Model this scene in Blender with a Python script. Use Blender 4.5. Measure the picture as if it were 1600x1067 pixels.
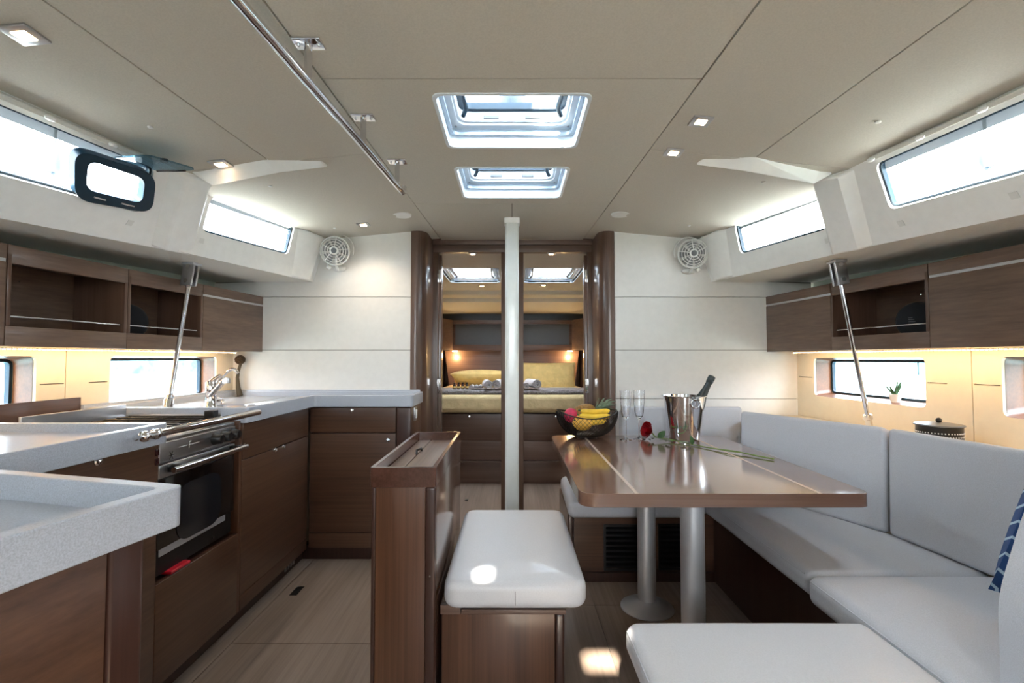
import bpy, math, random
from mathutils import Vector, Matrix
from mathutils.geometry import tessellate_polygon
random.seed(7)
D = bpy.data; SC = bpy.context.scene; COL = SC.collection
for o in list(D.objects): D.objects.remove(o)
R = math.radians
# ------------------------------------------------------------------ camera, world, exposure
TH = math.atan(26.5/750.0); EYE = 1.15; FPX = 750.0
cd = D.cameras.new('camera'); cam = D.objects.new('camera', cd); COL.objects.link(cam)
cam.location = (0, 0, EYE); cam.rotation_euler = (R(90)+TH, 0, 0)
cd.sensor_width = 36; cd.lens = FPX/1600*36; cd.clip_start = .05; cd.clip_end = 400
SC.camera = cam
SC.view_settings.view_transform = 'Standard'; SC.view_settings.look = 'None'
SC.view_settings.gamma = 1; SC.view_settings.use_curve_mapping = False
SC.view_settings.exposure = 1.2
W = D.worlds.new('world'); SC.world = W; W.use_nodes = True
nt = W.node_tree; bg = nt.nodes['Background']
tc = nt.nodes.new('ShaderNodeTexCoord'); sp = nt.nodes.new('ShaderNodeSeparateXYZ'); rp = nt.nodes.new('ShaderNodeValToRGB')
nt.links.new(tc.outputs['Generated'], sp.inputs[0]); nt.links.new(sp.outputs['Z'], rp.inputs[0])
rp.color_ramp.elements[0].position = 0.0; rp.color_ramp.elements[0].color = (.90, .95, 1, 1)
rp.color_ramp.elements[1].position = 1.0; rp.color_ramp.elements[1].color = (.80, .90, 1, 1)
nt.links.new(rp.outputs[0], bg.inputs[0]); bg.inputs[1].default_value = 8.5
sl = D.lights.new('sun', 'SUN'); so = D.objects.new('sun', sl); COL.objects.link(so)
sl.energy = 30; sl.angle = R(1.0); sl.color = (1, .93, .8)
SUNDIR = Vector((.22, 1.27, -1.0)).normalized()          # the way the light travels
so.rotation_euler = SUNDIR.to_track_quat('-Z', 'Y').to_euler()

# ------------------------------------------------------------------ projection helpers (points on real planes)
def ray(px, py):
    dx = (px-800)/FPX; u = (533.5-py)/FPX
    return Vector((dx, math.cos(TH)-u*math.sin(TH), math.sin(TH)+u*math.cos(TH)))
CAM = Vector((0, 0, EYE))
def PY(px, py, Y): d = ray(px, py); return CAM + d*(Y/d.y)
def PZ(px, py, Z): d = ray(px, py); return CAM + d*((Z-EYE)/d.z)
def PX(px, py, X): d = ray(px, py); return CAM + d*(X/d.x)
def PP(px, py, O, n): d = ray(px, py); return CAM + d*((O-CAM).dot(n)/d.dot(n))

# ------------------------------------------------------------------ mesh building
def V(*a): return Vector(a)
def roundpoly(pts, r, n=5):
    out = []; N = len(pts)
    rr = r if isinstance(r, (list, tuple)) else [r]*N
    for i in range(N):
        p = Vector(pts[i]); a = Vector(pts[i-1]); b = Vector(pts[(i+1) % N]); q = rr[i]
        if q <= 1e-6: out.append(p); continue
        da = (a-p); db = (b-p); q2 = min(q, da.length*.45, db.length*.45)
        s = p+da.normalized()*q2; e = p+db.normalized()*q2
        for k in range(n+1):
            t = k/n; out.append(s*(1-t)**2 + p*2*t*(1-t) + e*t*t)
    return out
def offset(poly, d):      # ccw polygon, inwards for d > 0
    N = len(poly); out = []
    P = [Vector((p[0], p[1])) for p in poly]
    for i in range(N):
        a, p, b = P[i-1], P[i], P[(i+1) % N]
        e1 = (p-a).normalized(); e2 = (b-p).normalized()
        n1 = Vector((-e1.y, e1.x)); n2 = Vector((-e2.y, e2.x))
        m = n1+n2; k = m.dot(n1)
        out.append(p+m*(d/max(k, .2)))
    return out
class MB:
    def __init__(s): s.v = []; s.f = []
    def add(s, vs, fs):
        n = len(s.v); s.v += [Vector(v) for v in vs]; s.f += [tuple(n+i for i in f) for f in fs]; return s
    def hexa(s, b, t):
        return s.add(list(b)+list(t), [(3,2,1,0),(4,5,6,7),(0,1,5,4),(1,2,6,5),(2,3,7,6),(3,0,4,7)])
    def box(s, x0, x1, y0, y1, z0, z1, r=0, seg=2):
        b = [V(x0,y0,z0),V(x1,y0,z0),V(x1,y1,z0),V(x0,y1,z0)]; t = [V(x0,y0,z1),V(x1,y0,z1),V(x1,y1,z1),V(x0,y1,z1)]
        if r: return s.rhex(b, t, r, seg, 1)
        return s.hexa(b, t)
    def rhex(s, b, t, r, seg=4, mid=6, puff=0, crease=0):
        b = [Vector(p) for p in b]; t = [Vector(p) for p in t]
        dx = ((b[1]-b[0]).length+(b[2]-b[3]).length+(t[1]-t[0]).length+(t[2]-t[3]).length)/8
        dy = ((b[3]-b[0]).length+(b[2]-b[1]).length+(t[3]-t[0]).length+(t[2]-t[1]).length)/8
        dz = sum((t[i]-b[i]).length for i in range(4))/8
        r = min(r, dx*.98, dy*.98, dz*.98); H = (dx, dy, dz)
        def ax(h):
            c = [-h+r*(1-math.tan(math.pi/4*(1-k/seg))) for k in range(seg+1)]
            m = [(-h+r)+(2*h-2*r)*k/mid for k in range(1, mid)] if h > r*1.02 else []
            return c+m+[-x for x in reversed(c)]
        A = [ax(h) for h in H]; idx = {}; vs = []; fs = []
        def vert(p):
            k = tuple(round(x, 6) for x in p)
            if k in idx: return idx[k]
            c = Vector([max(-(H[i]-r), min(H[i]-r, p[i])) for i in range(3)]); q = Vector(p)-c
            w = c+q.normalized()*r if q.length > 1e-9 else c
            x, y, z = w.x/H[0], w.y/H[1], w.z/H[2]
            pf = puff*max(0, 1-x**4)*max(0, 1-y**4)*(1 if z > .3 else 0)
            x, y, z = (x+1)/2, (y+1)/2, (z+1)/2
            B = (b[0]*(1-x)+b[1]*x)*(1-y)+(b[3]*(1-x)+b[2]*x)*y; T = (t[0]*(1-x)+t[1]*x)*(1-y)+(t[3]*(1-x)+t[2]*x)*y
            P = B*(1-z)+T*z
            if pf: P = P+(T-B).normalized()*pf
            idx[k] = len(vs); vs.append(P); return idx[k]
        for a in range(3):
            u, v = (a+1) % 3, (a+2) % 3
            for sg in (-1, 1):
                for i in range(len(A[u])-1):
                    for j in range(len(A[v])-1):
                        q = []
                        for (ii, jj) in ((i,j),(i+1,j),(i+1,j+1),(i,j+1)):
                            p = [0,0,0]; p[a] = sg*H[a]; p[u] = A[u][ii]; p[v] = A[v][jj]; q.append(vert(p))
                        if sg < 0: q.reverse()
                        if len(set(q)) > 2: fs.append(tuple(dict.fromkeys(q)))
        return s.add(vs, fs)
    def holed(s, loops, O, u, v, n, t):
        """flat slab: outer loop + holes in plane coords, extruded by t along n"""
        O = Vector(O); u = Vector(u); v = Vector(v); n = Vector(n)
        L3 = [[O+u*p[0]+v*p[1] for p in lp] for lp in loops]
        tris = tessellate_polygon([[Vector((p[0], p[1], 0)) for p in lp] for lp in loops])
        flat = [p for lp in L3 for p in lp]; N = len(flat)
        fs = [tuple(tr) for tr in tris]+[tuple(i+N for i in reversed(tr)) for tr in tris]; k = 0
        for lp in L3:
            m = len(lp)
            for i in range(m):
                a, b = k+i, k+(i+1) % m; fs.append((a, b, b+N, a+N))
            k += m
        return s.add(flat+[p+n*t for p in flat], fs)
    def prism(s, poly, z0, z1, holes=()):
        return s.holed([poly]+list(holes), (0,0,z0), (1,0,0), (0,1,0), (0,0,1), z1-z0)
    def loft(s, rings, close=True, cap=False):
        m = len(rings[0]); vs = [p for rg in rings for p in rg]; fs = []
        for j in range(len(rings)-1):
            for i in range(m if close else m-1):
                a = j*m+i; b = j*m+(i+1) % m; fs.append((a, b, b+m, a+m))
        if cap: fs.append(tuple(reversed(range(m)))); fs.append(tuple(range((len(rings)-1)*m, len(rings)*m)))
        return s.add(vs, fs)
    def tube(s, path, r, n=10, cap=True, closed=False):
        P = [Vector(p) for p in path]; rr = r if isinstance(r, (list, tuple)) else [r]*len(P)
        rings = []; up = None; M = len(P)
        for i, p in enumerate(P):
            if closed: t = (P[(i+1) % M]-P[i-1]).normalized()
            else: t = (P[min(i+1, M-1)]-P[max(i-1, 0)]).normalized()
            if up is None: up = Vector((0,0,1)) if abs(t.z) < .9 else Vector((1,0,0))
            a = (up-t*up.dot(t)).normalized(); b = t.cross(a); up = a
            rings.append([p+(a*math.cos(2*math.pi*k/n)+b*math.sin(2*math.pi*k/n))*rr[i] for k in range(n)])
        if closed: rings.append(rings[0])
        return s.loft(rings, True, cap and not closed)
    def lathe(s, prof, c=(0,0,0), axis=(0,0,1), n=32, squash=1.0):
        c = Vector(c); q = Vector((0,0,1)).rotation_difference(Vector(axis).normalized())
        rings = [[c+q@Vector((r*math.cos(2*math.pi*k/n), r*squash*math.sin(2*math.pi*k/n), z)) for k in range(n)] for r, z in prof]
        m = n; vs = [p for rg in rings for p in rg]; fs = []
        for j in range(len(rings)-1):
            for i in range(m):
                a = j*m+i; b = j*m+(i+1) % m; fs.append((a, b, b+m, a+m))
        if prof[0][0] > 1e-5: fs.append(tuple(reversed(range(m))))
        if prof[-1][0] > 1e-5: fs.append(tuple(range((len(rings)-1)*m, len(rings)*m)))
        return s.add(vs, fs)
    def ball(s, c, r, n=14, sc=(1,1,1), rot=None):
        c = Vector(c); rings = []
        for j in range(n//2+1):
            a = math.pi*j/(n//2); rg = []
            for k in range(n):
                p = Vector((max(math.sin(a), 1e-4)*math.cos(2*math.pi*k/n)*sc[0], max(math.sin(a), 1e-4)*math.sin(2*math.pi*k/n)*sc[1], -math.cos(a)*sc[2]))*r
                if rot: p = rot@p
                rg.append(c+p)
            rings.append(rg)
        return s.loft(rings)
WL = {}
def link(name, mb, mat, parent=None, origin=None, bev=0, smooth=38):
    O = WL[parent.name] if parent else (Vector(origin) if origin else Vector((0,0,0)))
    if parent: O = WL[parent.name]
    me = D.meshes.new(name); me.from_pydata([v-O for v in mb.v], [], mb.f); me.update()
    import bmesh
    bm = bmesh.new(); bm.from_mesh(me); bmesh.ops.recalc_face_normals(bm, faces=bm.faces[:]); bm.to_mesh(me); bm.free()
    me.polygons.foreach_set('use_smooth', [True]*len(me.polygons)); me.set_sharp_from_angle(angle=R(smooth))
    me.materials.append(mat)
    o = D.objects.new(name, me); COL.objects.link(o)
    if parent: o.parent = parent
    else: o.location = O
    WL[o.name] = O
    if bev:
        b = o.modifiers.new('bevel', 'BEVEL'); b.width = bev; b.segments = 2; b.limit_method = 'ANGLE'; b.angle_limit = R(40)
    return o
def tag(o, label, cat, group=None, kind=None):
    if label: o['label'] = label
    if cat: o['category'] = cat
    if group: o['group'] = group
    if kind: o['kind'] = kind
    return o
def thing(name, label, cat, loc, group=None):
    o = D.objects.new(name, None); COL.objects.link(o); o.location = loc; o.empty_display_size = .05
    WL[o.name] = Vector(loc); return tag(o, label, cat, group)
def solo(name, mb, mat, label, cat, origin, group=None, bev=0): return tag(link(name, mb, mat, None, origin, bev), label, cat, group)
def part(name, mb, mat, parent, label=None, bev=0, kind=None):
    o = link(name, mb, mat, parent, bev=bev)
    if label: o['label'] = label
    if kind: o['kind'] = kind
    return o
def struct(name, mb, mat, parent=None, bev=0, label=None):
    o = link(name, mb, mat, parent, bev=bev)
    if not parent: o['kind'] = 'structure'
    if label: o['label'] = label
    return o
def copy_tree(o, parent=None, loc=None):
    c = o.copy(); COL.objects.link(c)
    if parent: c.parent = parent
    if loc is not None: c.location = loc
    for ch in [x for x in D.objects if x.parent == o]: copy_tree(ch, c)
    return c

# ------------------------------------------------------------------ materials
def lin(c): return tuple((x/255/12.92 if x/255 <= .04045 else ((x/255+.055)/1.055)**2.4) for x in c)+(1,)
def newmat(name):
    m = D.materials.new(name); m.use_nodes = True; n = m.node_tree; return m, n, n.nodes['Principled BSDF']
def mapped(n, scale, rot=(0,0,0)):
    t = n.nodes.new('ShaderNodeTexCoord'); mp = n.nodes.new('ShaderNodeMapping'); mp.inputs['Scale'].default_value = scale
    mp.inputs['Rotation'].default_value = rot; n.links.new(t.outputs['Object'], mp.inputs[0]); return mp.outputs[0]
def noise(n, vec, scale=1, detail=4, rough=.6):
    x = n.nodes.new('ShaderNodeTexNoise'); x.inputs['Scale'].default_value = scale; x.inputs['Detail'].default_value = detail
    x.inputs['Roughness'].default_value = rough; n.links.new(vec, x.inputs['Vector']); return x.outputs['Fac']
def ramp(n, fac, stops):
    r = n.nodes.new('ShaderNodeValToRGB'); e = r.color_ramp.elements
    while len(e) < len(stops): e.new(.5)
    for i, (p, c) in enumerate(stops): e[i].position = p; e[i].color = c
    n.links.new(fac, r.inputs[0]); return r.outputs[0]
def bump(n, b, h, strength, dist=.002):
    x = n.nodes.new('ShaderNodeBump'); x.inputs['Strength'].default_value = strength; x.inputs['Distance'].default_value = dist
    n.links.new(h, x.inputs['Height']); n.links.new(x.outputs[0], b.inputs['Normal'])
def wood(name, c0, c1, axis='Y', rough=.35, coat=.25, fine=90, bs=.12):
    m, n, b = newmat(name); s = {'X': (1.3, fine, fine), 'Y': (fine, 1.3, fine), 'Z': (fine, fine, 1.3)}[axis]
    s2 = tuple(x*.16 if x > 2 else x*.6 for x in s)
    f1 = noise(n, mapped(n, s), 1, 5, .65); f2 = noise(n, mapped(n, s2), 1, 3, .5)
    mx = n.nodes.new('ShaderNodeMath'); mx.operation = 'MULTIPLY_ADD'; mx.inputs[1].default_value = .55
    m2 = n.nodes.new('ShaderNodeMath'); m2.operation = 'MULTIPLY'; m2.inputs[1].default_value = .45
    n.links.new(f2, m2.inputs[0]); n.links.new(f1, mx.inputs[0]); n.links.new(m2.outputs[0], mx.inputs[2])
    n.links.new(ramp(n, mx.outputs[0], [(.33, lin(c0)), (.66, lin(c1))]), b.inputs['Base Color'])
    b.inputs['Roughness'].default_value = rough; b.inputs['Coat Weight'].default_value = coat; b.inputs['Coat Roughness'].default_value = .12
    bump(n, b, f1, bs); return m
def plain(name, c, rough=.5, metal=0, nscale=0, namp=.05, bs=0, coat=0, spec=None, bdist=.001):
    m, n, b = newmat(name); b.inputs['Roughness'].default_value = rough; b.inputs['Metallic'].default_value = metal
    b.inputs['Coat Weight'].default_value = coat; b.inputs['Coat Roughness'].default_value = .1
    L = lin(c)
    f = noise(n, mapped(n, (1,1,1)), nscale or 25, 4)
    k = namp if nscale else .02
    lo = tuple(x*(1-k) for x in L[:3])+(1,); hi = tuple(min(1, x*(1+k)) for x in L[:3])+(1,)
    n.links.new(ramp(n, f, [(.35, lo), (.65, hi)]), b.inputs['Base Color'])
    if bs: bump(n, b, f, bs, bdist)
    if spec is not None: b.inputs['Specular IOR Level'].default_value = spec
    return m
def emit(name, c, s):
    m, n, b = newmat(name); b.inputs['Base Color'].default_value = lin(c); b.inputs['Emission Color'].default_value = lin(c)
    b.inputs['Emission Strength'].default_value = s; return m
def paneglass(name, tint, refl=.08):
    m = D.materials.new(name); m.use_nodes = True; n = m.node_tree; n.nodes.clear()
    out = n.nodes.new('ShaderNodeOutputMaterial'); mx = n.nodes.new('ShaderNodeMixShader'); tr = n.nodes.new('ShaderNodeBsdfTransparent')
    gl = n.nodes.new('ShaderNodeBsdfGlossy'); gl.inputs['Roughness'].default_value = .02; tr.inputs[0].default_value = tint
    fr = n.nodes.new('ShaderNodeLayerWeight'); fr.inputs[0].default_value = .5
    pw = n.nodes.new('ShaderNodeMath'); pw.operation = 'POWER'; pw.inputs[1].default_value = 5; ma = n.nodes.new('ShaderNodeMath'); ma.operation = 'MULTIPLY_ADD'
    ma.inputs[1].default_value = .5; ma.inputs[2].default_value = .02
    n.links.new(fr.outputs['Facing'], pw.inputs[0]); n.links.new(pw.outputs[0], ma.inputs[0]); n.links.new(ma.outputs[0], mx.inputs[0]); n.links.new(tr.outputs[0], mx.inputs[1]); n.links.new(gl.outputs[0], mx.inputs[2])
    n.links.new(mx.outputs[0], out.inputs[0]); return m
M = {}
def gauze():
    m = D.materials.new('blind_gauze'); m.use_nodes = True; n = m.node_tree; b = n.nodes['Principled BSDF']; out = n.nodes['Material Output']
    b.inputs['Base Color'].default_value = lin((150,152,150)); b.inputs['Roughness'].default_value = .9
    tr = n.nodes.new('ShaderNodeBsdfTransparent'); mx = n.nodes.new('ShaderNodeMixShader'); mx.inputs[0].default_value = .13
    n.links.new(b.outputs[0], mx.inputs[1]); n.links.new(tr.outputs[0], mx.inputs[2]); n.links.new(mx.outputs[0], out.inputs[0]); return m
M['wy'] = wood('walnut_along', (64,42,31), (96,68,51), 'Y', .3, .35)
M['wx'] = wood('walnut_across', (64,42,31), (96,68,51), 'X', .3, .35)
M['wz'] = wood('walnut_upright', (68,42,30), (104,70,50), 'Z', .28, .4)
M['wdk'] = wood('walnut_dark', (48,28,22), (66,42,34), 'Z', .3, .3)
M['wgy'] = wood('walnut_grey_along', (88,68,56), (122,98,82), 'Y', .4, .15)
M['wgx'] = wood('walnut_grey_across', (84,62,52), (112,88,76), 'X', .35, .2)
M['wgz'] = wood('walnut_grey_upright', (80,58,46), (108,82,68), 'Z', .3, .3)
M['wrim'] = wood('walnut_dark_glossy_rim', (66,42,35), (92,62,52), 'Y', .2, .5)
M['wside'] = wood('walnut_lacquered_side', (80,58,46), (108,82,68), 'Z', .16, .7)
M['wrec'] = wood('recess_oak', (92,54,28), (122,76,44), 'Y', .4, .1)
M['table'] = wood('table_veneer', (106,78,64), (132,101,85), 'X', .12, .8, 70, .03)
M['floor'] = wood('floor_oak', (112,96,84), (150,131,117), 'Y', .42, .05, 55, .2)
M['cream'] = plain('cream_headliner', (222,220,212), .75, nscale=180, namp=.04, bs=.25)
M['headliner'] = plain('vinyl_headliner', (202,197,185), .8, nscale=220, namp=.05, bs=.35)
M['gel'] = plain('white_moulding', (246,246,243), .3)
M['panel'] = plain('white_bulkhead_panel', (224,222,217), .4)
M['lining'] = plain('cream_lining_panel', (226,214,192), .45)
M['groove'] = plain('shadow_joint', (120,112,100), .8)
M['hull'] = plain('pale_green_hull', (182,192,180), .6)
M['quartz'] = plain('grey_worktop', (174,180,190), .3, nscale=420, namp=.14)
M['leather'] = plain('off_white_leather', (208,208,212), .38, nscale=260, namp=.04, bs=.35, coat=.12)
M['fabric'] = plain('pale_grey_upholstery', (190,192,198), .62, nscale=420, namp=.09, bs=.4)
M['seam'] = plain('upholstery_seam', (150,148,150), .7)
M['chrome'] = plain('polished_steel', (225,225,228), .08, 1)
M['steel'] = plain('brushed_steel', (190,190,192), .28, 1)
M['alu'] = plain('satin_aluminium', (205,205,208), .42, .75)
M['black'] = plain('black_plastic', (14,15,17), .35)
M['blackglass'] = plain('black_oven_glass', (6,7,9), .06, coat=.5)
M['navy'] = plain('dark_gasket', (14,46,64), .4)
M['whiteplast'] = plain('white_plastic', (232,232,228), .35)
M['hatchwhite'] = plain('hatch_white', (222,232,240), .3)
M['framegrey'] = plain('anodised_hatch_frame', (176,190,204), .35, .3)
def transl():
    m = D.materials.new('translucent_white_blind'); m.use_nodes = True; n = m.node_tree; n.nodes.clear(); out = n.nodes.new('ShaderNodeOutputMaterial')
    t = n.nodes.new('ShaderNodeBsdfTranslucent'); t.inputs[0].default_value = (.75,.8,.85,1); n.links.new(t.outputs[0], out.inputs[0]); return m
M['blindwhite'] = transl()
M['fanshade'] = plain('shaded_fan_blade', (140,142,142), .5)  # white blades toned grey: their shade behind the cage is put into the colour
M['spar'] = plain('blue_grey_spar', (52,62,72), .5)
M['shade'] = gauze()
M['glass'] = paneglass('window_glass', (.93,.97,1,1))
M['acrylic'] = paneglass('tinted_acrylic', (.45,.62,.72,1))
M['lampwarm'] = emit('lamp_warm', (255,215,170), 14)
M['led'] = emit('led_warm', (255,200,140), 9)
M['pole'] = plain('painted_mast_post', (222,226,222), .25, coat=.3)
M['sheet'] = plain('yellow_bed_linen', (206,184,140), .8, nscale=9, namp=.1, bs=.6, bdist=.02)
M['pillow'] = plain('yellow_pillow_linen', (236,208,140), .8, nscale=14, namp=.08, bs=.5, bdist=.02)
M['blanket'] = plain('grey_blanket', (138,132,132), .95, nscale=60, namp=.25, bs=1, bdist=.01)
M['towel'] = plain('grey_white_towel', (205,200,202), .95, nscale=160, namp=.12, bs=1, bdist=.004)
M['red'] = plain('rose_red', (165,8,28), .55, nscale=40, namp=.2)
M['pink'] = plain('dragonfruit_pink', (205,50,88), .5, nscale=40, namp=.2, bs=.5, bdist=.004)
M['green'] = plain('leaf_green', (50,84,40), .5, nscale=60, namp=.2)
M['stem'] = plain('stem_green', (98,124,60), .5)
M['crown'] = plain('pineapple_leaf', (120,140,118), .6, nscale=50, namp=.2)
M['banana'] = plain('banana_yellow', (236,196,60), .5, nscale=20, namp=.12)
M['melon'] = plain('melon_orange', (226,176,70), .55, nscale=40, namp=.12)
M['pine'] = plain('pineapple_skin', (150,110,50), .6, nscale=70, namp=.3, bs=1, bdist=.004)
M['cone'] = plain('seed_head_brown', (70,50,28), .7, nscale=60, namp=.4)
M['twig'] = plain('olive_stem', (74,66,50), .7)
M['bottle'] = plain('dark_green_foil', (14,34,38), .3, nscale=60, namp=.2, bs=.3, coat=.3)
M['amber'] = plain('dark_amber_glass', (50,16,20), .15, coat=.5)
M['redplast'] = plain('red_plastic', (190,20,40), .35)
M['grey'] = plain('grey_plastic', (105,108,110), .4)
M['clear'] = None
def clearglass():
    m, n, b = newmat('crystal'); b.inputs['Transmission Weight'].default_value = 1; b.inputs['Roughness'].default_value = 0
    b.inputs['IOR'].default_value = 1.45; b.inputs['Base Color'].default_value = (.97,.98,1,1); return m
M['clear'] = clearglass()
def navystripe():
    m, n, b = newmat('navy_striped_cloth'); v = mapped(n, (1,1,1), (0, R(35), 0))
    w = n.nodes.new('ShaderNodeTexWave'); w.bands_direction = 'X'; w.inputs['Scale'].default_value = 8.5; w.inputs['Distortion'].default_value = 1.2
    w.inputs['Detail'].default_value = 1; n.links.new(v, w.inputs['Vector'])
    n.links.new(ramp(n, w.outputs['Fac'], [(.90, lin((24,62,112))), (.96, lin((170,195,210)))]), b.inputs['Base Color'])
    b.inputs['Roughness'].default_value = .85; return m
M['navycloth'] = navystripe()
def water():
    m, n, b = newmat('harbour_water'); f = noise(n, mapped(n, (.6,1.6,1)), 2, 5)
    n.links.new(ramp(n, f, [(.35, lin((60,100,104))), (.62, lin((120,150,150)))]), b.inputs['Base Color'])
    b.inputs['Roughness'].default_value = .12; bump(n, b, f, .6, .1); return m
M['water'] = water()
M['stone'] = plain('quay_stone', (100,118,120), .9, nscale=1.2, namp=.5)

# ------------------------------------------------------------------ SHELL
BY = 3.07            # bulkhead
DYW = 3.36           # door wall
ZC = 1.98            # centre ceiling
YA = -1.5            # aft end
slope = .10
def zc(x): return ZC-max(0, abs(x)-.57)*slope
# floor: backing and separate boards
fl = struct('floor', MB().box(-2.2, 2.2, YA, 6.6, -.08, -.006), M['groove'])
def fpanel(x0, x1, y0, y1): struct('floor_panel', MB().box(x0+.0018, x1-.0018, y0+.0018, y1-.0018, -.007, 0), M['floor'], fl)
for x0, x1, ys in ((-1.5,-1.135,(YA,BY)), (-1.135,-.40,(YA,.6,1.98,BY)), (-.40,.385,(YA,.6,2.28,3.3)), (.385,1.4,(YA,.6,2.28,BY)),
                   (-1.0,0,(3.3,4.6)), (0,1.0,(3.3,4.6))):
    for a, b in zip(ys[:-1], ys[1:]): fpanel(x0, x1, a, b)
for px, py in ((464,923), (729,781), (880,780)):
    p = PZ(px, py, 0)
    a = MB().box(p.x-.018, p.x+.018, p.y-.045, p.y+.045, -.001, .0015, .0007, 1) if px < 500 else MB().box(p.x-.012, p.x+.012, p.y-.03, p.y+.03, -.001, .0015, .0007, 1)
    struct('floor_latch', a, M['black'], fl, label='small black recessed lifting latch set in the floor')

# ceiling: centre panels with the two hatch openings
def rect(x0, x1, y0, y1): return [V(x0,y0), V(x1,y0), V(x1,y1), V(x0,y1)]
def q4(pts, Z): return [PZ(a, b, Z) for a, b in pts]
hA = q4([(679,148),(916,146),(893,229),(703,230)], ZC); hB = q4([(712,262),(885,261),(872,308),(724,308)], ZC)
def bb(ps): return (min(p.x for p in ps[::3]) , max(p.x for p in ps[1:3]), sum(p.y for p in ps[:2])/2, sum(p.y for p in ps[2:])/2)
HX = .243
HA = (-HX, HX, hA[0].y, hA[2].y); HB = (-HX, HX, hB[0].y, hB[2].y)
def hole(h, r=.035, e=0): return roundpoly(rect(h[0]-e, h[1]+e, h[2]-e, h[3]+e), r)
SUN_HOLES = [rect(-.165,-.04,-.76,-.60), rect(-.46,-.405,-.455,-.33)]  # unseen openings added behind the camera to shape the sun patches on floor and stool
ce = struct('ceiling', MB().prism(rect(-1.15,1.15,YA-.3,3.45), ZC+.018, ZC+.05, [hole(HA,.035,.006), hole(HB,.035,.006)]+SUN_HOLES), M['groove'])
SX = lambda y: .575-(y-1.1)*.035           # inner seam tapers forward
ys1 = PZ(745,123,ZC).y; ys2 = PZ(800,318,ZC).y
def cpanel(poly, holes=(), z0=ZC, z1=ZC+.02, name='ceiling_panel'):
    struct(name, MB().prism(poly, z0, z1, holes), M['headliner'], ce)
def trap(y0, y1, g=.002): return [V(-SX(y0)+g,y0+g), V(SX(y0)-g,y0+g), V(SX(y1)-g,y1-g), V(-SX(y1)+g,y1-g)]
cpanel(trap(YA, ys1), SUN_HOLES)
cpanel(trap(ys1, ys2), [hole(HA,.035,.003), hole(HB,.035,.003)])
a = trap(ys2, 3.42); cpanel([a[0], V(-.002,a[0].y), V(-.002,a[2].y), a[3]]); cpanel([V(.002,a[0].y), a[1], a[2], V(.002,a[2].y)])
# sloping side ceilings, inner and outer panel
def slopept(px, py, s):      # point of the sloping side ceiling seen at a pixel
    n = V(s*slope, 0, 1).normalized(); O = V(s*.57, 0, ZC); return PP(px, py, O, n)
def sl_slab(s, poly, off=0, t=.02, mat='headliner', parent=ce, name='ceiling_panel'):
    pts = [V(p[0], p[1], zc(p[0])+off) for p in poly]
    mb = MB(); m = len(pts)
    mb.add(pts+[p+V(0,0,t) for p in pts], [tuple(range(m)), tuple(range(2*m-1, m-1, -1))]+[(i,(i+1)%m,(i+1)%m+m,i+m) for i in range(m)])
    return struct(name, mb, M[mat], parent)
SIDE = {}
for s in (-1, 1):
    px = (lambda a: a) if s < 0 else (lambda a: 1600-a)
    o1 = slopept(*((67,0) if s < 0 else (1520,0)), s); o2 = slopept(*((420,251) if s < 0 else (1182,245)), s)
    sxo = lambda y, o1=o1, o2=o2: o1.x+(o2.x-o1.x)*(y-o1.y)/(o2.y-o1.y)
    g = .0025*s
    XA, XB, XF2 = (1.87,1.345,1.47) if s < 0 else (1.70,1.365,1.55)
    yb = o2.y+.02
    sl_slab(s, [(s*SX(YA)+g,YA),(sxo(YA)-g,YA),(sxo(yb)-g,yb),(s*SX(yb)+g,yb)])
    sl_slab(s, [(sxo(YA)+g,YA),(s*XA,YA),(s*XB,yb),(sxo(yb)+g,yb)])
    sl_slab(s, [(s*SX(yb)+g,yb+.003),(s*XF2,yb+.003),(s*1.22,3.2),(s*SX(3.3)+g,3.3)])
    sl_slab(s, [(s*.5,YA),(s*(XA+.01),YA),(s*(XB+.01),2.0),(s*XF2,2.02),(s*1.22,3.2),(s*.5,3.4)], .021, .02, 'groove', ce, 'ceiling_backing')

# side structure: fascia with windows, deck ledge, hull, lining
def plane(O, A, B):
    u = (A-O).normalized(); n = u.cross(B-O).normalized(); v = n.cross(u); return O, u, v, n
def onpl(pl, px, py):
    O, u, v, n = pl; p = PP(px, py, O, n)-O; return V(p.dot(u), p.dot(v))
def to3(pl, q, off=0): O, u, v, n = pl; return O+u*q[0]+v*q[1]+n*off
WIN = {'n': 0}
def window(pl, hpoly, out, name_extra=None, gas=.008, shade=True, parentkind=True):
    """gasket ring + pane (+ blind) in a hole of a slab; out = sign of the outward normal"""
    WIN['n'] += 1
    root = D.objects.new('window_%d' % WIN['n'], None); COL.objects.link(root); c = to3(pl, hpoly[0]); root.location = c; WL[root.name] = c; root['kind'] = 'structure'
    inner = offset(hpoly, gas) if area(hpoly) > 0 else offset(hpoly, -gas)
    O, u, v, n = pl
    part('gasket', MB().holed([hpoly, inner], to3(pl, (0,0), out*.012), u, v, n*out, .02), M['navy'], root)
    part('pane', MB().holed([inner], to3(pl, (0,0), out*.022), u, v, n*out, .005), M['glass'], root)
    return root
def area(p): return sum(p[i-1][0]*p[i][1]-p[i][0]*p[i-1][1] for i in range(len(p)))/2
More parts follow.
